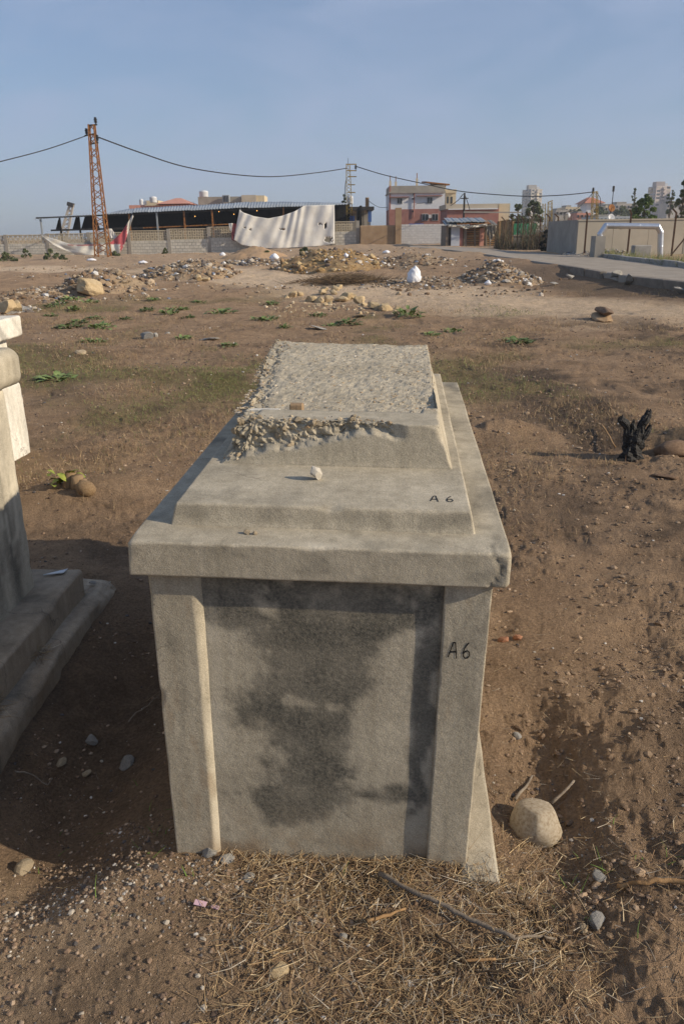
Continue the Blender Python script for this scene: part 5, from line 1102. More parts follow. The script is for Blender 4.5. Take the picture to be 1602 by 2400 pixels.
MB().tube([(0, 0, -2.2), (0, 0, P(1086, 452, 66)[2] - o_[2])], [.09, .07], 8).build('shaft', M_dark, dp); MB().bar((-.3, 0, P(1086, 465, 66)[2] - o_[2]), (.3, 0, P(1086, 465, 66)[2] - o_[2]), .07).build('cross_arm', M_dark, dp)
wp, o_ = base_at(860, 520, 105, 'wooden_pole', 'short wooden pole right of the shed', 'pole'); MB().tube([(0, 0, -1), (0, 0, P(860, 463, 105)[2] - o_[2])], [.28, .22], 8).build('shaft', M_tanw, wp)
def cable(pts, r_, label, grp=None):
    q = [np.array(P(*p_)) for p_ in pts]; out = []
    n_ = len(q)
    for i_ in range(n_ - 1):       # Catmull-Rom
        a, b_, c_, d_ = q[max(i_ - 1, 0)], q[i_], q[i_ + 1], q[min(i_ + 2, n_ - 1)]
        for s_ in range(8):
            t = s_ / 8; out.append(tuple(.5 * (2 * b_ + (c_ - a) * t + (2 * a - 5 * b_ + 4 * c_ - d_) * t * t + (3 * b_ - a - 3 * c_ + d_) * t ** 3)))
    out.append(tuple(q[-1])); o2 = MB().tube(out, r_, 6).build('power_cable', M_cable, None, True); return tag(o2, label, 'cable', grp)
cable([(-120, 408, 52), (0, 379, 54), (110, 350, 57), (200, 319, 60)], .035, 'power cable entering from the left to the rusty pole')
cable([(232, 322, 60), (330, 358, 64), (430, 390, 68), (540, 408, 72), (640, 414, 76), (740, 405, 80), (814, 394, 84)], .045, 'long sagging cable between the rusty and yellow poles')
cable([(834, 390, 84), (900, 410, 83), (980, 428, 82), (1070, 447, 81), (1160, 456, 80), (1240, 460, 79), (1320, 457, 78), (1388, 450, 78)], .045, 'sagging cable from the shed pole to the yard pole')
cable([(1388, 452, 78), (1372, 470, 76), (1345, 492, 74), (1310, 500, 74)], .03, 'cable dropping left from the yard pole'); cable([(1397, 452, 78), (1405, 464, 80), (1406, 478, 82)], .03, 'short cable dropping right from the yard pole')
cable([(1084, 455, 66), (1072, 470, 70), (1055, 482, 76)], .03, 'thin cable from the service pole to the white house'); cable([(1088, 455, 66), (1096, 478, 66), (1100, 492, 66)], .03, 'drop cable right of the service pole')
cable([(862, 470, 105), (890, 486, 104), (930, 482, 102), (1000, 475, 99)], .03, 'thin slack cable crossing the white house front')
cable([(812, 415, 84), (808, 440, 84), (808, 470, 84)], .03, 'drop cable left of the yellow shed pole')
# ------------------------------------------------------------------ buildings behind
def window(b_ox, parent, px0, py0, px1, py1, Y, yoff=-.06, panes=2, fm=None):
    f_ = pbox(MB(), px0, py0, px1, py1, Y, .10, b_ox, yoff).build('window', fm or M_frame, parent)
    wdt = (px1 - px0) / panes
    for i_ in range(panes): pbox(MB(), px0 + i_ * wdt + wdt * .08, py0 + (py1 - py0) * .06, px0 + (i_ + 1) * wdt - wdt * .08, py1 - (py1 - py0) * .06, Y, .10, b_ox, yoff - .02).build('pane', M_glass, f_)
    return f_
# white two-storey house
YH = 100.0
hs_, o_ = base_at(985, 560, YH, 'white_house', 'two-storey white and red house with bare concrete columns on top', 'house')
pbox(MB(), 912, 452, 1042, 490, YH, 7, o_).build('upper_wall', M_hwhite, hs_)
pbox(MB(), 912, 490, 1042, 575, YH, 7, o_, -.03).build('lower_wall', M_red, hs_)
pbox(MB(), 910, 449, 1043, 452.5, YH, 7.3, o_, -.25).build('cornice', M_cgrey, hs_)
pbox(MB(), 912, 435, 1042, 449.5, YH, 6.8, o_, .02).build('parapet', M_cgrey, hs_)
pbox(MB(), 911, 435, 914.5, 575, YH, .3, o_, -.10).build('corner_column', M_red, hs_)
# lit right wing, set back
pbox(MB(), 1042.5, 450, 1066, 575, YH + 1.5, 6, o_).build('side_wing', M_cream, hs_); pbox(MB(), 1042, 444, 1069, 452, YH + 1.2, 6.5, o_).build('wing_cornice', M_cream, hs_)
for px in (1046, 1055): pbox(MB(), px, 461, px + 4.5, 477, YH + 1.45, .1, o_).build('window', M_glass, hs_)
pbox(MB(), 1008, 431, 1044, 447, YH + 1, 4, o_).build('roof_room', M_cream, hs_)
b_ = MB(); a, c_ = P(998, 428, YH), P(1054, 434, YH); b_.add([(a[0] - o_[0], .2, a[2] - o_[2]), (c_[0] - o_[0], .2, c_[2] - o_[2]), (c_[0] - o_[0], 5.5, c_[2] - o_[2] + .2), (a[0] - o_[0], 5.5, a[2] - o_[2] + .3)] + [(a[0] - o_[0], .2, a[2] - o_[2] + .15), (c_[0] - o_[0], .2, c_[2] - o_[2] + .15), (c_[0] - o_[0], 5.5, c_[2] - o_[2] + .35), (a[0] - o_[0], 5.5, a[2] - o_[2] + .45)], [(3,2,1,0),(4,5,6,7),(0,1,5,4),(1,2,6,5),(2,3,7,6),(3,0,4,7)]).build('roof_canopy', M_rust, hs_)
for px, t_ in ((914, 411), (927, 413), (976.5, 405)):
    a, c_ = P(px, 436, YH), P(px, t_, YH); MB().box((a[0] - o_[0] - .12, .1, a[2] - o_[2]), (a[0] - o_[0] + .12, .34, c_[2] - o_[2] - .6)).build('bare_column', M_cream, hs_); MB().tube([(a[0] - o_[0], .22, c_[2] - o_[2] - .7), (a[0] - o_[0], .22, c_[2] - o_[2])], .05, 5).build('rebar', M_rust, hs_)
window(o_, hs_, 930, 464, 942, 478, YH); window(o_, hs_, 1000, 462, 1012.5, 477, YH); window(o_, hs_, 988, 501, 1003, 517, YH, -.09); window(o_, hs_, 1011, 501, 1026, 517, YH, -.09)
for px0, px1, py in ((914, 958, 462), (976, 1035, 459)): pbox(MB(), px0, py - .8, px1, py + .8, YH, .5, o_, -.45).build('window_canopy', M_red, hs_)
for px, py in ((969, 455), (967, 465.5), (967, 495)): pbox(MB(), px - 2, py - 2, px + 2, py + 2.5, YH, .1, o_, -.06).build('vent_opening', M_glass, hs_)
MB().tube([P(970.5, 452, YH - .15) - np.array(o_), P(969, 510, YH - .15) - np.array(o_)], .06, 6).build('drain_pipe', M_red, hs_)
pbox(MB(), 1004, 503, 1010, 511, YH - .5, .4, o_).build('air_conditioner', M_frame, hs_)
# annex to its right
an, o_ = base_at(1120, 560, 92, 'low_annex', 'low red walled annex with beige parapet right of the white house', 'building')
pbox(MB(), 1046, 489, 1166, 575, 92, 6, o_).build('wall', M_red, an); pbox(MB(), 1044, 478, 1166, 489.5, 92, 6.2, o_, -.1).build('parapet', M_wallc, an); pbox(MB(), 1166.5, 477, 1192, 575, 92.6, 5, o_).build('side_wall', M_cream, an); pbox(MB(), 1050, 488.5, 1166, 491, 91.7, .3, o_).build('ledge', M_hwhite, an)
# pink roofed house and flat building behind the shed
ph, o_ = base_at(370, 550, 125, 'pink_house', 'house with salmon pink hipped roof behind the shed', 'house')
pbox(MB(), 306, 480, 440, 560, 125, 9, o_).build('wall', M_pink, ph)
def hip(parent, px0, px1, pye, pyr, Y, dep, o3, m_, ridge=.3, nm='roof'):
    a, c_, r_ = P(px0, pye, Y), P(px1, pye, Y), P((px0 + px1) / 2, pyr, Y); x0, x1, z0, z1 = a[0] - o3[0], c_[0] - o3[0], a[2] - o3[2], r_[2] - o3[2]; y0 = Y - o3[1] - .4; y1 = y0 + dep; ym = (y0 + y1) / 2; rx = (x1 - x0) * (.5 - ridge / 2)
    return MB().add([(x0, y0, z0), (x1, y0, z0), (x1, y1, z0), (x0, y1, z0), (x0 + rx, ym, z1), (x1 - rx, ym, z1)], [(0, 1, 5, 4), (1, 2, 5), (2, 3, 4, 5), (3, 0, 4), (3, 2, 1, 0)]).build(nm, m_, parent)
hip(ph, 366, 446, 478, 461, 124, 10, o_, M_pink, .15); pbox(MB(), 340, 470, 372, 482, 125, 5, o_, -.2).build('gable_wall', M_cream, ph)
def tank(px, pyb, pyt, wpx, Y, label, grp='rooftop water tanks', horiz=False):
    p_ = P(px, pyb, Y); h = P(px, pyt, Y)[2] - p_[2]; r_ = wpx * Y / FP / 2 * 1.0; e_ = empty('water_tank', tuple(p_)); tag(e_, label, 'tank', grp)
    MB().lathe([(r_ * .95, 0), (r_, h * .08), (r_ * .97, h * .3), (r_, h * .34), (r_ * .97, h * .6), (r_, h * .64), (r_, h * .82), (r_ * .7, h * .94), (r_ * .3, h * .97)], (0, 0, 0), 16).build('drum', M_tank, e_, True)
    MB().lathe([(r_ * .3, h * .96), (r_ * .3, h * 1.0), (r_ * .1, h * 1.01)], (0, 0, 0), 12).build('cap', M_tank, e_); return e_
tank(332, 480, 466, 9, 121, 'left white water tank before the pink house roof'); tank(360, 475, 460, 16, 121, 'wide white water tank before the pink house roof'); tank(341, 480, 471, 6, 121, 'small white tank between two larger tanks'); tank(478, 462, 446, 20, 128, 'grey water tank on the flat building behind the shed')
fb, o_ = base_at(545, 550, 130, 'flat_building', 'flat roofed concrete building behind the shed roof', 'building')
pbox(MB(), 467, 461, 570, 560, 130, 8, o_).build('wall', M_cgrey, fb); pbox(MB(), 568, 457, 602, 560, 129, 8, o_).build('stair_block', M_wallc, fb); pbox(MB(), 600, 458, 621, 560, 129.5, 6, o_).build('side_block', M_cream, fb)
pbox(MB(), 521, 457, 537, 474, 128.5, 1.2, o_).build('air_unit', M_tin, fb)
for i_ in range(4): pbox(MB(), 523 + i_ * 3.5, 459, 524.5 + i_ * 3.5, 473, 128.4, .1, o_).build('unit_slat', M_dark, fb)
# makeshift canopy with blue tarps right of the shed
cn_, o_ = base_at(828, 540, 95, 'market_canopy', 'makeshift canopy with blue tarps right of the shed', 'canopy')
for px in (795, 806, 850, 866): pbox(MB(), px, 485, px + 2, 560, 95, .1, o_).build('post', M_dark, cn_)
b_ = MB(); a, c_ = P(790, 480, 94), P(876, 492, 94); b_.box((a[0] - o_[0], -1.2, c_[2] - o_[2]), (c_[0] - o_[0], 5, c_[2] - o_[2] + .35)).build('roof', M_dark, cn_)
for i_, (px0, py0, px1, py1) in enumerate(((796, 500, 804, 520), (812, 506, 830, 522), (862, 490, 870, 520))): pbox(MB(), px0, py0, px1, py1, 94.5, .3, o_).build('blue_cloth', M_blue, cn_)
pbox(MB(), 800, 492, 858, 500, 96, .2, o_).build('cream_board', M_cream, cn_); pbox(MB(), 806, 500, 862, 545, 99, .2, o_).build('dark_board', M_cgrey, cn_)
tank(820, 478, 458, 13, 98, 'white water tank behind the yellow shed pole')
# far tower blocks
def tower(px0, px1, pyt, pyb, Y, side, label, floors, seed, m1=M_tow):
    rr_ = random.Random(seed); e_, o3 = base_at((px0 + px1) / 2, pyb, Y, 'tower_block', label, 'tower', 'far tower blocks'); split = px0 + (px1 - px0) * side; dp_ = 14
    a, m_, c_ = P(px0, pyb, Y + dp_), P(split, pyb, Y), P(px1, pyb, Y + dp_ * .35); zt = P(px0, pyt, Y)[2] - o3[2]; pts = [(q[0] - o3[0], q[1] - o3[1]) for q in (a, m_, c_)]; back = (pts[2][0] + pts[0][0] - pts[1][0], pts[2][1] + pts[0][1] - pts[1][1] + 2)
    pl_ = pts + [back]; n4 = 4
    MB().add([(x_, y_, -8) for x_, y_ in pl_] + [(x_, y_, zt) for x_, y_ in pl_], [(0, 1, 5, 4), (1, 2, 6, 5), (2, 3, 7, 6), (3, 0, 4, 7), (4, 5, 6, 7)]).build('wall', m1, e_)
    cxx = sum(p_[0] for p_ in pl_) / 4; cyy = sum(p_[1] for p_ in pl_) / 4
    MB().box((cxx - 3, cyy - 3, zt), (cxx + 2, cyy + 3, zt + 2.6)).build('roof_room', m1, e_); MB().box((cxx + 2.4, cyy - 2, zt), (cxx + 4, cyy, zt + 1.6)).build('roof_tank', M_tank, e_)
    fh = zt / floors
    for (A_, B_, ncol) in ((pts[0], pts[1], 3), (pts[1], pts[2], 3)):
        dx_, dy_ = B_[0] - A_[0], B_[1] - A_[1]; L_ = math.hypot(dx_, dy_); nx_, ny_ = dy_ / L_, -dx_ / L_
        for f_ in range(floors):
            for q in range(ncol):
                t0 = (q + .18) / ncol; t1 = (q + .82) / ncol; z0 = f_ * fh + fh * .28; z1 = f_ * fh + fh * .85; of = .12
                if q == 1:            # balcony
                    x0_, y0_ = A_[0] + dx_ * t0, A_[1] + dy_ * t0; x1_, y1_ = A_[0] + dx_ * t1, A_[1] + dy_ * t1
                    MB().add([(x0_, y0_, z0 - .5), (x1_, y1_, z0 - .5), (x1_ + nx_ * 1.3, y1_ + ny_ * 1.3, z0 - .5), (x0_ + nx_ * 1.3, y0_ + ny_ * 1.3, z0 - .5), (x0_, y0_, z0 + .5), (x1_, y1_, z0 + .5), (x1_ + nx_ * 1.3, y1_ + ny_ * 1.3, z0 + .5), (x0_ + nx_ * 1.3, y0_ + ny_ * 1.3, z0 + .5)], [(0, 1, 2, 3), (4, 7, 6, 5), (3, 2, 6, 7), (0, 3, 7, 4), (1, 5, 6, 2)]).build('balcony', m1 if rr_.random() < .7 else M_cream, e_)
                x0_, y0_ = A_[0] + dx_ * t0 + nx_ * of, A_[1] + dy_ * t0 + ny_ * of; x1_, y1_ = A_[0] + dx_ * t1 + nx_ * of, A_[1] + dy_ * t1 + ny_ * of
                MB().add([(x0_, y0_, z0), (x1_, y1_, z0), (x1_, y1_, z1), (x0_, y0_, z1)] + [(x_ - nx_ * .2, y_ - ny_ * .2, z_) for x_, y_, z_ in ((x0_, y0_, z0), (x1_, y1_, z0), (x1_, y1_, z1), (x0_, y0_, z1))], [(0, 1, 2, 3), (0, 4, 5, 1), (1, 5, 6, 2), (2, 6, 7, 3), (3, 7, 4, 0)]).build('window', M_glass if rr_.random() < .7 else M_cgrey, e_)
    return e_
tower(1219, 1265, 443, 520, 520, .45, 'narrow far tower block behind the annex', 10, 1); tower(1509, 1561, 436, 525, 480, .36, 'wide far tower block behind the green tree', 11, 2, mat('tower_mauve', [(.32, .27, .25), (.42, .36, .33)], .3, .95, 0)); tower(1586, 1640, 441, 530, 470, .3, 'far tower block cut by the right edge', 11, 3)
# villa and low houses in the haze
vl, o_ = base_at(1393, 500, 300, 'villa', 'pale villa with red hipped roof in the far haze', 'house'); pbox(MB(), 1372, 476, 1416, 530, 300, 12, o_).build('wall', M_hwhite, vl); hip(vl, 1368, 1418, 476, 461, 299, 13, o_, M_tile, .3)
for i_ in range(5): pbox(MB(), 1396 + i_ * 4, 479, 1398.4 + i_ * 4, 487, 299.8, .3, o_).build('window', M_glass, vl)
for nm, px0, px1, pyt, Y, m_, lab, m2 in (('low_house', 1322, 1356, 485, 240, M_cream, 'beige low house between the small yellow poles and villa', M_cgrey), ('low_house', 1349, 1382, 499, 150, M_pink, 'small pinkish house behind the yard wall corner', M_cgrey), ('low_house', 1300, 1330, 492, 220, M_tow, 'grey low house left of the beige one', M_cgrey),
        ('low_house', 1440, 1500, 477, 260, M_tow, 'grey hazy block right of the satellite dish', M_cgrey), ('low_house', 1560, 1612, 475, 330, M_tow, 'hazy grey block below the right tower', M_cgrey), ('low_house', 1330, 1376, 492, 330, M_tow, 'hazy building below the villa', M_cgrey), ('low_house', 1415, 1447, 482, 280, M_cream, 'pale hazy building right of the villa', M_cgrey), ('low_house', 1395, 1480, 507, 130, M_tin, 'low pale shed roof behind the yard wall', M_cgrey)):
    e_, o3 = base_at((px0 + px1) / 2, 535, Y, nm, lab, 'building'); pbox(MB(), px0, pyt, px1, 545, Y, 8, o3).build('wall', m_, e_); pbox(MB(), px0 + 4, pyt - 4, px0 + (px1 - px0) * .45, pyt, Y + 1, 5, o3).build('roof_room', m2, e_)
    for i_ in range(max(2, int((px1 - px0) / 9))): pbox(MB(), px0 + 3 + i_ * 9, pyt + 5, px0 + 7 + i_ * 9, pyt + 11, Y - .15, .3, o3).build('window', M_glass, e_)
# dishes, mast, globe
def dish(px, py, rpx, Y, m_, label):
    p_ = P(px, py, Y); e_ = empty('satellite_dish', (p_[0], p_[1], p_[2])); tag(e_, label, 'dish'); r_ = rpx * Y / FP
    b_ = MB(); b_.lathe([(r_ * t, r_ * .28 * t * t) for t in (0.02, .3, .5, .7, .85, 1)] + [(r_ * t, r_ * .28 * t * t - .03) for t in (1, .7, .3, .02)], (0, 0, 0), 22); o2 = b_.build('reflector', m_, e_, True); o2.rotation_euler = (math.radians(75), 0, math.radians(15))
    MB().tube([(0, .1, -.1), (0, .25, -r_ * 2.2)], .05, 6).build('mast', M_dark, e_); MB().tube([(0, 0, -r_ * .8), (-.05, -r_ * .8, 0)], .025, 5).build('feed_arm', M_dark, e_)
dish(1431, 488, 8, 75, M_rust, 'rusty brown satellite dish above the yard wall'); dish(1430, 510, 7.5, 70, M_tank, 'grey satellite dish just above the yard wall')
an_, o_ = base_at(1433, 480, 90, 'antenna', 'thin antenna mast above the satellite dishes', 'antenna'); MB().tube([(0, 0, -2), (0, 0, P(1434, 436, 90)[2] - o_[2])], .04, 6).build('mast', M_dark, an_); MB().tube([(0, 0, P(1434, 449, 90)[2] - o_[2]), (0, 0, P(1434, 436, 90)[2] - o_[2])], .12, 6).build('aerial', M_dark, an_)
gl_, o_ = base_at(1328, 516, 62, 'globe_tank', 'pale round globe above the corner of the yard wall', 'globe'); ob('globe', mesh_np('globe', ICO[3][0] * .2 + np.array([0, 0, .32]), ICO[3][1]), M_tank, gl_); MB().tube([(0, 0, -1.2), (0, 0, .15)], .06, 8).build('stem', M_dark, gl_)
# crane boom at far left
cr_, o_ = base_at(142, 545, 160, 'crane', 'far grey crane boom left of the rusty pole', 'crane'); t_ = P(168, 479, 160) - np.array(o_)
for dx_ in (-.8, .8): MB().bar((dx_, 0, -2), (t_[0] + dx_ * .4, 0, t_[2]), .35).build('boom_chord', M_tow, cr_)
b_ = MB()
for i_ in range(9):
    t0, t1 = i_ / 9, (i_ + 1) / 9; f_ = lambda t, s_: (t_[0] * t + s_ * (.8 - .48 * t), 0, -2 + (t_[2] + 2) * t); b_.bar(f_(t0, -1), f_(t1, 1), .14); b_.bar(f_(t0, 1), f_(t1, -1), .14)
b_.build('boom_lattice', M_tow, cr_); MB().bar((t_[0] * .93, -.2, t_[2] * .93), (t_[0], -.2, t_[2] + .3), 1.1).build('boom_head', M_dark, cr_)

# ------------------------------------------------------------------ shack, fence and yard wall at right
YS = 62.0
sk, o_ = base_at(1100, 580, YS, 'shack', 'ramshackle shack of boards and tin beside the white wall', 'shack')
def sp_(px, py, Y=YS): q = P(px, py, Y); return (q[0] - o_[0], q[1] - o_[1], q[2] - o_[2])
pbox(MB(), 1044, 528, 1050, 585, YS, 3, o_).build('corner_post', M_wood, sk)
pbox(MB(), 1056, 531, 1076, 578, YS, .06, o_, -.08).build('door', mat('shack_door', [(.42, .45, .5), (.52, .55, .6)], 3, .7, .1), sk)
pbox(MB(), 1050, 528, 1056, 580, YS, .2, o_).build('door_jamb', M_dark, sk); pbox(MB(), 1076, 528, 1084, 580, YS, .2, o_).build('door_jamb', M_red, sk)
pbox(MB(), 1044, 526, 1165, 585, YS + 2.4, .15, o_).build('back_wall', M_branch, sk)
for px, m_ in ((1087, M_wood), (1091, M_wood), (1112, M_wood), (1139, M_wood), (1147, M_wood)): MB().bar(sp_(px, 585), sp_(px + R.uniform(-2, 2), 528), .11).build('pole', m_, sk)
pbox(MB(), 1123, 535, 1133, 578, YS, .08, o_, -.03).build('board', M_pink, sk)
for i_ in range(8): pbox(MB(), 1093, 536 + i_ * 5.2, 1122, 539 + i_ * 5.2, YS + .25, .06, o_).build('slat', M_tanw if i_ % 2 else M_rust, sk)
for i_ in range(5): pbox(MB(), 1139, 552 + i_ * 5, 1158, 554.5 + i_ * 5, YS + .25, .06, o_).build('slat', M_tanw, sk)
for (px0, py0, px1, py1, m_, dz) in ((1041, 527, 1100, 517, M_tin, 0), (1070, 524, 1150, 514, M_rust, .1), (1110, 527, 1166, 516, M_cgrey, .15), (1046, 519, 1140, 511, M_tin, .3)):
    a, c_, e2 = P(px0, py0, YS - .5), P(px1, py0, YS - .5), P(px0, py1, YS + 3); V_ = []; ns = 24
    for i_ in range(ns + 1):
        t = i_ / ns; xx = a[0] + (c_[0] - a[0]) * t - o_[0]; cz = .03 * math.cos(t * 60) + .05 * (vn(t * 5, 2.0, int(px0)) - .5)
        V_ += [(xx, -.5, a[2] - o_[2] + cz), (xx + .2, 3, e2[2] - o_[2] + cz), (xx + .2, 3, e2[2] - o_[2] + cz - .03), (xx, -.5, a[2] - o_[2] + cz - .06)]
    MB().add(V_, [(i_*4+k_, i_*4+(k_+1) % 4, (i_+1)*4+(k_+1) % 4, (i_+1)*4+k_) for i_ in range(ns) for k_ in range(4)]).build('roof_sheet', m_, sk)
MB().bar(sp_(1086, 497), sp_(1222, 498), .09).build('roof_pipe', M_cgrey, sk); MB().bar(sp_(1222, 498), sp_(1222, 560), .06).build('pipe_support', M_dark, sk)
sheet('hanging_sack', [(1136, 527), (1150, 524), (1163, 530)], [(1140, 545), (1148, 568), (1160, 545)], YS - .4, mat('sack_cloth', [(.20, .17, .13), (.48, .44, .37)], 2.5, .95, .5, 8, .03), 'grey frayed sack hanging on the shack front', 'sack', 24, 20, .25, seed=9)
sheet('awning_cloth', [(1048, 526), (1070, 528), (1095, 530), (1120, 527), (1140, 524)], [(1050, 533), (1070, 531), (1090, 537), (1115, 533), (1140, 530)], YS - .6, mat('pale_cloth', [(.34, .31, .26), (.56, .53, .46)], 2, .95, .4, 8, .03), 'tattered pale cloth along the shack eave', 'cloth', 60, 8, .15, seed=10)
# fence posts with bent tops
def fpost(px, pyt, pyb, Y, label, m_=M_rust, bend=1, w_=.07):
    b0 = P(px, pyb, Y); t_ = P(px, pyt + 8, Y); e_ = empty('fence_post', tuple(b0)); tag(e_, label, 'fence post', 'bent-top fence posts'); H = t_[2] - b0[2]; tp_ = P(px + 4 * bend, pyt, Y) - b0
    MB().bar((0, 0, -.3), (0, 0, H), w_).build('shaft', m_, e_); MB().bar((0, 0, H - .02), tuple(tp_), w_ * .9).build('bent_top', m_, e_); return e_
M_post = mat('dark_rust', [(.05, .028, .018), (.11, .06, .035)], 6, .9, .2)
fp_l = [(1178, 508, 588, 58), (1195, 506, 588, 57), (1209, 504, 588, 57), (1222, 506, 590, 56), (1240, 500, 588, 56), (1261, 503, 588, 55), (1282, 501, 588, 54), (1302, 501, 588, 52)]
for i_, (px, a, c_, Y) in enumerate(fp_l): fpost(px, a, c_, Y, 'rusty bent-top fence post, %s from left beyond the shack' % ORD[i_], M_post, -1)
for px, a, c_, lab in ((1369, 496, 580, 'dark fence post left of the silver pipe'), (1470, 491, 580, 'dark fence post before the middle of the silver pipe'), (1572, 490, 597, 'dark fence post right of the silver pipe')): fpost(px, a, c_, 43.5, lab, M_post, 1, .075)
for a, c_, Y, lab in (((1569, 597), (1606, 555), 43.5, 'slanting brace beside the rightmost fence post'), ((1300, 588), (1318, 525), 50, 'slanting brace at the yard wall corner'), ((1350, 578), (1322, 525), 49.5, 'slanting brace right of the pale corner post'), ((1232, 590), (1216, 540), 56, 'slanting brace in the rusty fence')):
    p0, p1 = P(*a, Y), P(*c_, Y); o = MB().bar((0, 0, -.1), tuple(p1 - p0), .06).build('fence_brace', M_post); o.location = tuple(p0); tag(o, lab, 'brace')
cp, o_ = base_at(1320, 583, 50, 'corner_post', 'pale straight post at the yard wall corner', 'post'); MB().box((-.07, -.07, -.3), (.07, .07, P(1320, 502, 50)[2] - o_[2])).build('shaft', M_cgrey, cp); MB().box((-.09, -.09, P(1320, 502, 50)[2] - o_[2]), (.09, .09, P(1320, 500.5, 50)[2] - o_[2])).build('cap', M_cgrey, cp)
# rusty mesh stretched over the fence, low wall and green screen behind
gs, o_ = base_at(1228, 575, 60, 'green_screen', 'green corrugated screen behind the rusty fence', 'screen')
for i_ in range(7): pbox(MB(), 1203 + i_ * 7.6, 524, 1209.5 + i_ * 7.6, 553, 60, .05, o_, .04 * (i_ % 2)).build('panel', M_green, gs)
lw, o_ = base_at(1245, 588, 58.5, 'low_wall', 'low grey wall behind the rusty fence', 'wall'); pbox(MB(), 1203, 552, 1288, 592, 58.5, .25, o_).build('wall_panel', M_cgrey, lw); pbox(MB(), 1203, 550, 1288, 552, 58.4, .45, o_).build('coping', M_wallc, lw)
bs, o_ = base_at(1185, 588, 60, 'board_fence', 'dark brown board fence right of the shack', 'fence')
for i_ in range(8): pbox(MB(), 1163 + i_ * 5, 516 + R.uniform(-2, 3), 1167.6 + i_ * 5, 588, 60, .06, o_, R.uniform(0, .06)).build('plank', M_tanw if i_ % 3 == 1 else M_branch, bs)
# concrete yard wall: beige front, return painted darker to carry its shade
yw, o_ = base_at(1480, 596, 45.5, 'yard_wall', 'smooth beige concrete yard wall behind the silver pipe', 'wall')
def wp_(px, py, Y): q = P(px, py, Y); return (q[0] - o_[0], q[1] - o_[1], q[2] - o_[2])
zt = wp_(1352, 514.5, 45.5)[2]; xa = wp_(1352, 550, 45.5)[0]; xb = wp_(1602, 550, 45.5)[0]; zt2 = zt
for i_ in range(3):
    x0_ = xa + (xb - xa) * i_ / 3; x1_ = xa + (xb - xa) * (i_ + 1) / 3 - .015
    MB().box((x0_, 0, -.5), (x1_, .22, zt - .08)).build('wall_panel', M_wallc, yw)
MB().box((xb + .01, .0, -.5), (xb + 4, .22, zt + .02)).build('wall_panel', M_cgrey, yw)
MB().box((xa - .03, -.04, zt - .08), (xb + 4, .26, zt)).build('coping', M_wallc, yw)
rx = wp_(1282, 550, 52)[0]; rr0 = Vector((xa, .0, 0)); rr1 = Vector((rx, 52 - 45.5, 0)); dn = (rr1 - rr0).normalized(); nn = Vector((-dn.y, dn.x, 0)) * -.22
MB().add([tuple(p_) for p_ in (rr0 + Vector((0, 0, -.6)), rr1 + Vector((0, 0, -.6)), rr1 + nn + Vector((0, 0, -.6)), rr0 + nn + Vector((0, 0, -.6)), rr0 + Vector((0, 0, zt - .01)), rr1 + Vector((0, 0, zt - .01)), rr1 + nn + Vector((0, 0, zt - .01)), rr0 + nn + Vector((0, 0, zt - .01)))], [(3,2,1,0),(4,5,6,7),(0,1,5,4),(1,2,6,5),(2,3,7,6),(3,0,4,7)]).build('return_wall', M_cgrey, yw)
# insulated pipe
YP = 42.3; pr = .145
pp_, o_ = base_at(1475, 597, YP, 'silver_pipe', 'silver clad pipe arch standing before the yard wall', 'pipe')
def q_(px, py): w_ = P(px, py, YP); return Vector((w_[0] - o_[0], 0, w_[2] - o_[2]))
segs = [(q_(1404, 590), q_(1405, 549)), (q_(1405, 549), q_(1419, 529)), (q_(1419, 529), q_(1496, 530)), (q_(1496, 530), q_(1540, 531)), (q_(1540, 531), q_(1547, 545)), (q_(1547, 545), q_(1546, 578)), (q_(1546, 578), q_(1545, 604))]
for a, c_ in segs:
    MB().tube([a, a + (c_ - a) * .03, a + (c_ - a) * .97, c_], [pr * 1.0, pr, pr, pr * 1.0], 20).build('pipe_section', M_alu, pp_, True)
for a in (q_(1405, 549), q_(1419, 529), q_(1496, 530), q_(1540, 531), q_(1547, 545), q_(1546, 578)):
    o = ob('joint_band', mesh_np('band', ICO[3][0] * pr * 1.035, ICO[3][1]), M_alu, pp_); o.location = a
MB().box((q_(1390, 560).x, -.35, -.4), (q_(1413, 560).x, .45, q_(1400, 553).z)).build('concrete_footing', M_cgrey, pp_)
b_ = MB().bar(q_(1496, 531) + Vector((0, .05, 0)), q_(1488, 560) + Vector((0, 2.5, .5)), .05).build('support_strut', M_post, pp_)
# kerbs: far kerb, near broken kerb, loose slabs
def kerbs(pts, nseg, h, w_, label, name, side=1):
    for i_ in range(nseg):
        a, c_ = pl(pts, np.array([i_ / nseg * (len(pts) - 1)]))[0], pl(pts, np.array([(i_ + 1) / nseg * (len(pts) - 1)]))[0]
        a, c_ = Vector(a), Vector(c_); d_ = c_ - a; o2 = MB().box((0, -w_ / 2, -.35), (d_.length - .03, w_ / 2, h)).build(name, M_kerb); o2.location = a + Vector((R.uniform(-.03, .03), 0, R.uniform(-.03, .02))); o2.rotation_euler = (R.uniform(-.06, .06), -math.asin(d_.z / d_.length), math.atan2(d_.y, d_.x) + R.uniform(-.01, .01))
        bv_ = o2.modifiers.new('worn', 'BEVEL'); bv_.width = .025; bv_.segments = 2; tag(o2, label % ORD[i_], 'kerb', label.split(',')[0] + 's')
        if 'near' in label: o2.data.materials[0] = mat('dark_kerb', [(.15, .125, .10), (.27, .235, .19)], 3, .95, .4, 30, .01)  # near kerb blocks get a darker tone than the far ones
fk = np.array([G0(a, b_, z_) for a, b_, z_ in ((1398, 600, .44), (1450, 606, .42), (1500, 612, .40), (1560, 620, .37), (1640, 630, .36))]); kerbs(fk[::-1], 7, .16, .22, 'far kerb stone, %s from the right along the road verge', 'kerb_stone')
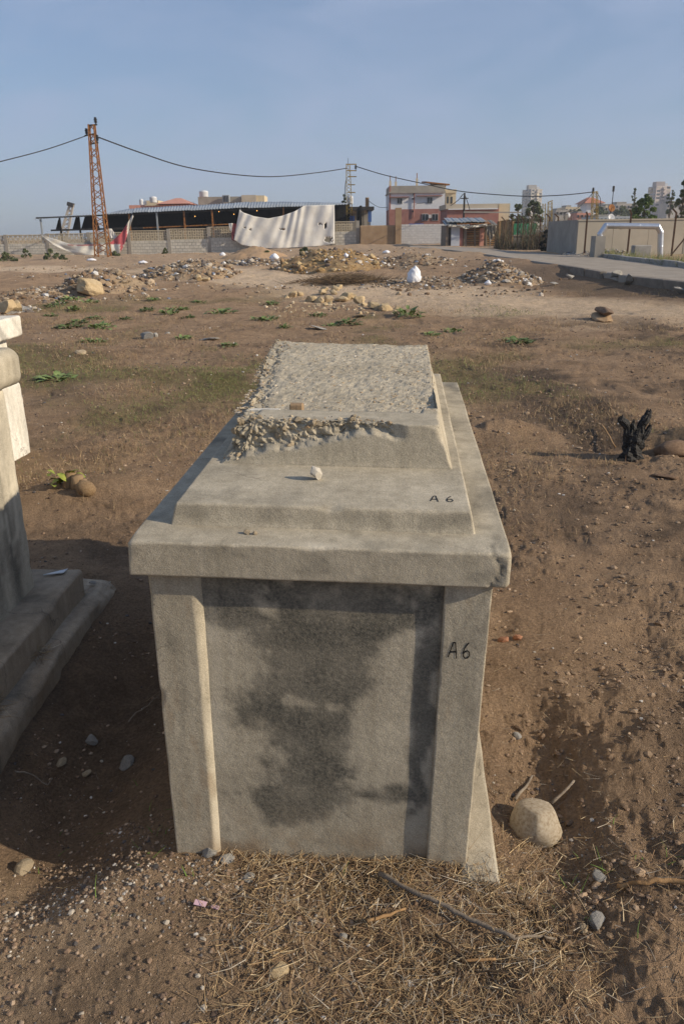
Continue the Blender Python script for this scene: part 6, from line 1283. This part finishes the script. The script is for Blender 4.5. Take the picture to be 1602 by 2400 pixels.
nk = np.array([G0(a, b_, z_) for a, b_, z_ in ((1412, 640, .40), (1360, 631, .42), (1312, 623, .45))]); kerbs(nk, 3, .05, .24, 'near kerb block, %s from the right before the gap', 'kerb_block')
nk = np.array([G0(a, b_, z_) for a, b_, z_ in ((1660, 671, .34), (1602, 664, .34), (1484, 652, .36))]); kerbs(nk, 3, .05, .24, 'near kerb block, %s from the right after the gap', 'kerb_block')
for px, py, s_, rt_, lab in ((1440, 660, (.42, .10, .30), (1.0, .2, .5), 'tilted broken concrete slab in the kerb gap'), (1470, 668, (.28, .16, .22), (.5, .4, 1.2), 'smaller brown broken slab in the kerb gap'), (1590, 690, (.35, .2, .16), (.2, .3, .2), 'grey rubble chunk under the kerb at the right edge'), (1335, 655, (.22, .16, .12), (.2, .1, .3), 'grey rubble chunk below the left kerb end'), (1300, 668, (.25, .18, .08), (.1, .1, .9), 'flat grey chunk at the end of the rubbish heap')):
    g = G(px, py); rock('concrete_chunk', (g.x, g.y, g.z + s_[2] * .7), s_, lab, 'concrete', None, M_kerb, R.randrange(20), rt_, 3, keep=(.4, .6), cuts=11, rough=.08)
cbk = MB().box((-.42, -.25, -.3), (.42, .25, .42)).build('concrete_block', M_kerb); g = P(1500, 596, 40.5); cbk.location = tuple(g); bv_ = cbk.modifiers.new('worn', 'BEVEL'); bv_.width = .04; bv_.segments = 2; tag(cbk, 'square concrete block on the verge before the silver pipe', 'block')

# ------------------------------------------------------------------ bushes and trees
def leaf_cloud(centers, n_, size, m_, name, parent):
    """many small leaf faces spread through clumps"""
    c_ = np.array(centers); k_ = NR.integers(0, len(c_), n_); d = NR.normal(size=(n_, 3)); d /= np.linalg.norm(d, axis=1)[:, None]; rad = NR.random(n_) ** .45
    p_ = c_[k_, :3] + d * (rad * c_[k_, 3])[:, None] * np.array([1, 1, .85]); nrm = NR.normal(size=(n_, 3)) + np.array([0, 0, .6]); nrm /= np.linalg.norm(nrm, axis=1)[:, None]
    a = np.cross(nrm, NR.normal(size=(n_, 3))); a /= np.linalg.norm(a, axis=1)[:, None]; b2 = np.cross(nrm, a); s_ = NR.uniform(size[0], size[1], n_)[:, None]
    V_ = np.stack([p_ - a * s_, p_ + b2 * s_ * .5, p_ + a * s_, p_ - b2 * s_ * .5], 1).reshape(-1, 3); F_ = np.arange(n_ * 4).reshape(-1, 4)
    o2 = ob(name, mesh_np(name, V_, F_, False), m_, parent); return o2
def tree(px, pyb, pyt, wpx, Y, label, m_=M_tree, n_=5000, trunk=.35, nm='leafy_tree', clumps=26, seed=0, thin=1.0, cat='tree', lsz=None):
    rr_ = random.Random(seed); b0 = P(px, pyb, Y); H = P(px, pyt, Y)[2] - b0[2]; W_ = wpx * Y / FP / 2; e_ = empty(nm, tuple(b0)); tag(e_, label, cat)
    b_ = MB(); b_.tube([(0, 0, -.3), (0, 0, H * .3), (W_ * .05, 0, H * .6), (0, 0, H * .92)], [H * .022, H * .018, H * .012, H * .004], 7); cs = []
    for i_ in range(clumps):
        t = rr_.uniform(trunk, 1); a = rr_.uniform(0, 6.28); prof = math.sin(math.pi * min(1, (t - trunk) / (1 - trunk) * .82 + .16)); r_ = W_ * prof * rr_.uniform(.25, .9)
        q = (math.cos(a) * r_, math.sin(a) * r_, H * t); cs.append((*q, W_ * rr_.uniform(.18, .34) * (1.15 - t * .5)))
        b_.tube([(0, 0, H * max(.15, t - .25)), (q[0] * .5, q[1] * .5, H * (t - .08)), q], [H * .007, H * .005, H * .002], 5)
    b_.build('trunk', M_bark, e_); leaf_cloud(cs, n_, lsz or (Y / 790 * .6, Y / 790 * 1.5), m_, 'crown', e_)
    return e_
tree(1505, 530, 458, 60, 60, 'bright green leafy tree behind the yard wall', n_=6000, seed=1, trunk=.05, clumps=40)
tree(1592, 530, 420, 36, 62, 'tall sparse tree at the right edge', M_bush, 3200, .1, seed=2, clumps=34)
tree(1245, 540, 470, 52, 90, 'dark leafy tree below the narrow tower', M_bush, 3500, .1, seed=3); tree(1210, 540, 478, 40, 95, 'pale leafy tree behind the annex', M_bush, 2600, .1, seed=4)
tree(1400, 530, 487, 60, 180, 'dim rounded tree below the villa', M_bush, 2600, .1, seed=5); tree(1455, 530, 488, 70, 200, 'dim broad tree behind the satellite dish', M_bush, 2600, .1, seed=6); tree(1350, 530, 494, 60, 210, 'dim low tree left of the yard pole', M_bush, 2200, .1, seed=7)
tree(1480, 525, 440, 22, 120, 'thin bare poplar left of the wide tower', M_bush, 500, .3, seed=8, clumps=22); tree(1565, 525, 440, 26, 120, 'thin bare poplar right of the wide tower', M_bush, 500, .3, seed=9, clumps=22)
tree(960, 540, 470, 30, 140, 'small dark tree left behind the shed pole', M_bush, 1500, .2, seed=10) if False else tree(806, 520, 458, 26, 115, 'small dark tree behind the right end of the shed', M_bush, 1500, .2, seed=10)
tree(1276, 592, 541, 24, 53, 'dark narrow shrub standing before the rusty fence', mat('dark_shrub', [(.008, .012, .008), (.02, .028, .016)], 4, .9, 0), 3500, .0, 'shrub', 26, 11, cat='shrub')
for i_, (px, pyb, pyt, wpx, Y, lab) in enumerate(((20, 622, 592, 50, 56, 'dull green bush at the left edge before the wall'), (62, 615, 582, 26, 60, 'taller dry bush before the left wall bay'), (122, 625, 585, 46, 57, 'green bush left of the rusty pole'), (150, 622, 598, 30, 56, 'yellow-green bush beside the green one'), (270, 606, 588, 26, 62, 'small green bush right of the rusty pole'),
        (628, 612, 588, 40, 48, 'grassy green tuft beside the white plastic bag'), (716, 598, 582, 34, 52, 'green tuft behind the clay heap'), (388, 600, 582, 18, 66, 'small weed bush at the wall foot'))):
    tree(px, pyb, pyt, wpx, Y, lab, M_bush, 1500, .0, 'bush', 16, 20 + i_, cat='bush', lsz=(.04, .09))
# verge grass along the far kerb
N_ = 5000; t = NR.random(N_); q = pl(fk, t * (len(fk) - 1)); x = q[:, 0] + NR.uniform(.1, 2.4, N_) * .5; y = q[:, 1] + NR.uniform(.3, 4, N_); a = NR.uniform(0, 6.28, N_); e = NR.uniform(.6, 1.5, N_)
keep = NR.random(N_) < sstep(.35, .6, fbm(x * .8, y * .8, 2, 301)); x, y, a, e = x[keep], y[keep], a[keep], e[keep]; k_ = len(x)
tag(strands('verge_grass', np.stack([x, y, gz(x, y)], 1), np.stack([np.cos(a) * np.cos(e), np.sin(a) * np.cos(e), np.sin(e)], 1), NR.uniform(.1, .45, k_), np.full(k_, .012), palette(k_, [(.14, .18, .06), (.22, .22, .09), (.30, .25, .13)], (3, 2, 2)), M_straw, .4, seg=1), 'tufted grass along the verge behind the far kerb', None, None, 'stuff')
# loose litter in the middle distance
N_ = 7000; yy = np.exp(NR.uniform(math.log(22), math.log(60), N_)); xx = NR.uniform(-.5, .42, N_) * yy; keep = (xx < x_near(yy) - .3) & (NR.random(N_) < sstep(.4, .65, fbm(xx * .25, yy * .25, 3, 311))); xx, yy = xx[keep], yy[keep]; k_ = len(xx)
s_ = .015 * 7 ** (NR.random(k_) ** 2.4)
tag(scatter_rocks('scattered_litter', np.stack([xx, yy, gz(xx, yy) + s_ * .2], 1), s_, palette(k_, RUB, (5, 4, 4, 2, 2, .8, .3)), M_vcol), 'scattered stones and litter over the far field', None, None, 'stuff')

# dead reeds and climbers tangled in the rusty fence
N_ = 1500; x = np.array([P(a, 580, 55.5)[0] for a in NR.uniform(1162, 1350, N_)]); y = 55.5 + NR.uniform(-1.2, 1.6, N_); a = NR.uniform(0, 6.28, N_); e = NR.uniform(1.0, 1.57, N_); hgt = NR.uniform(.3, 1.5, N_) * (.4 + 1.2 * sstep(.35, .65, fbm(x * .9, y * .3, 3, 331)))
tag(strands('dead_reeds', np.stack([x, y, gz(x, y) - .05], 1), np.stack([np.cos(a) * np.cos(e), np.sin(a) * np.cos(e), np.sin(e)], 1), hgt, np.full(N_, .016), palette(N_, [(.09, .065, .04), (.16, .12, .07), (.06, .07, .035)], (3, 2, 2)), M_straw, .3), 'dead reeds and creepers tangled along the rusty fence', None, None, 'stuff')
# ------------------------------------------------------------------ the hazy air over the plain
hz = MB().box((-700, -120, -3.2), (900, 1100, 60)).build('haze', None) if False else ob('haze', MB().box((-700, -120, -3.2), (900, 1100, 62)).mesh('haze'))
hm = bpy.data.materials.new('hazy_air'); hm.use_nodes = True; n, l = hm.node_tree.nodes, hm.node_tree.links; n.clear()
ho = n.new('ShaderNodeOutputMaterial'); pv = n.new('ShaderNodeVolumePrincipled'); pv.inputs['Color'].default_value = (.86, .92, 1, 1); pv.inputs['Density'].default_value = .00055; pv.inputs['Anisotropy'].default_value = .1
l.new(pv.outputs[0], ho.inputs['Volume']); hz.data.materials.append(hm); tag(hz, 'thin bluish haze over the far buildings', None, None, 'stuff')
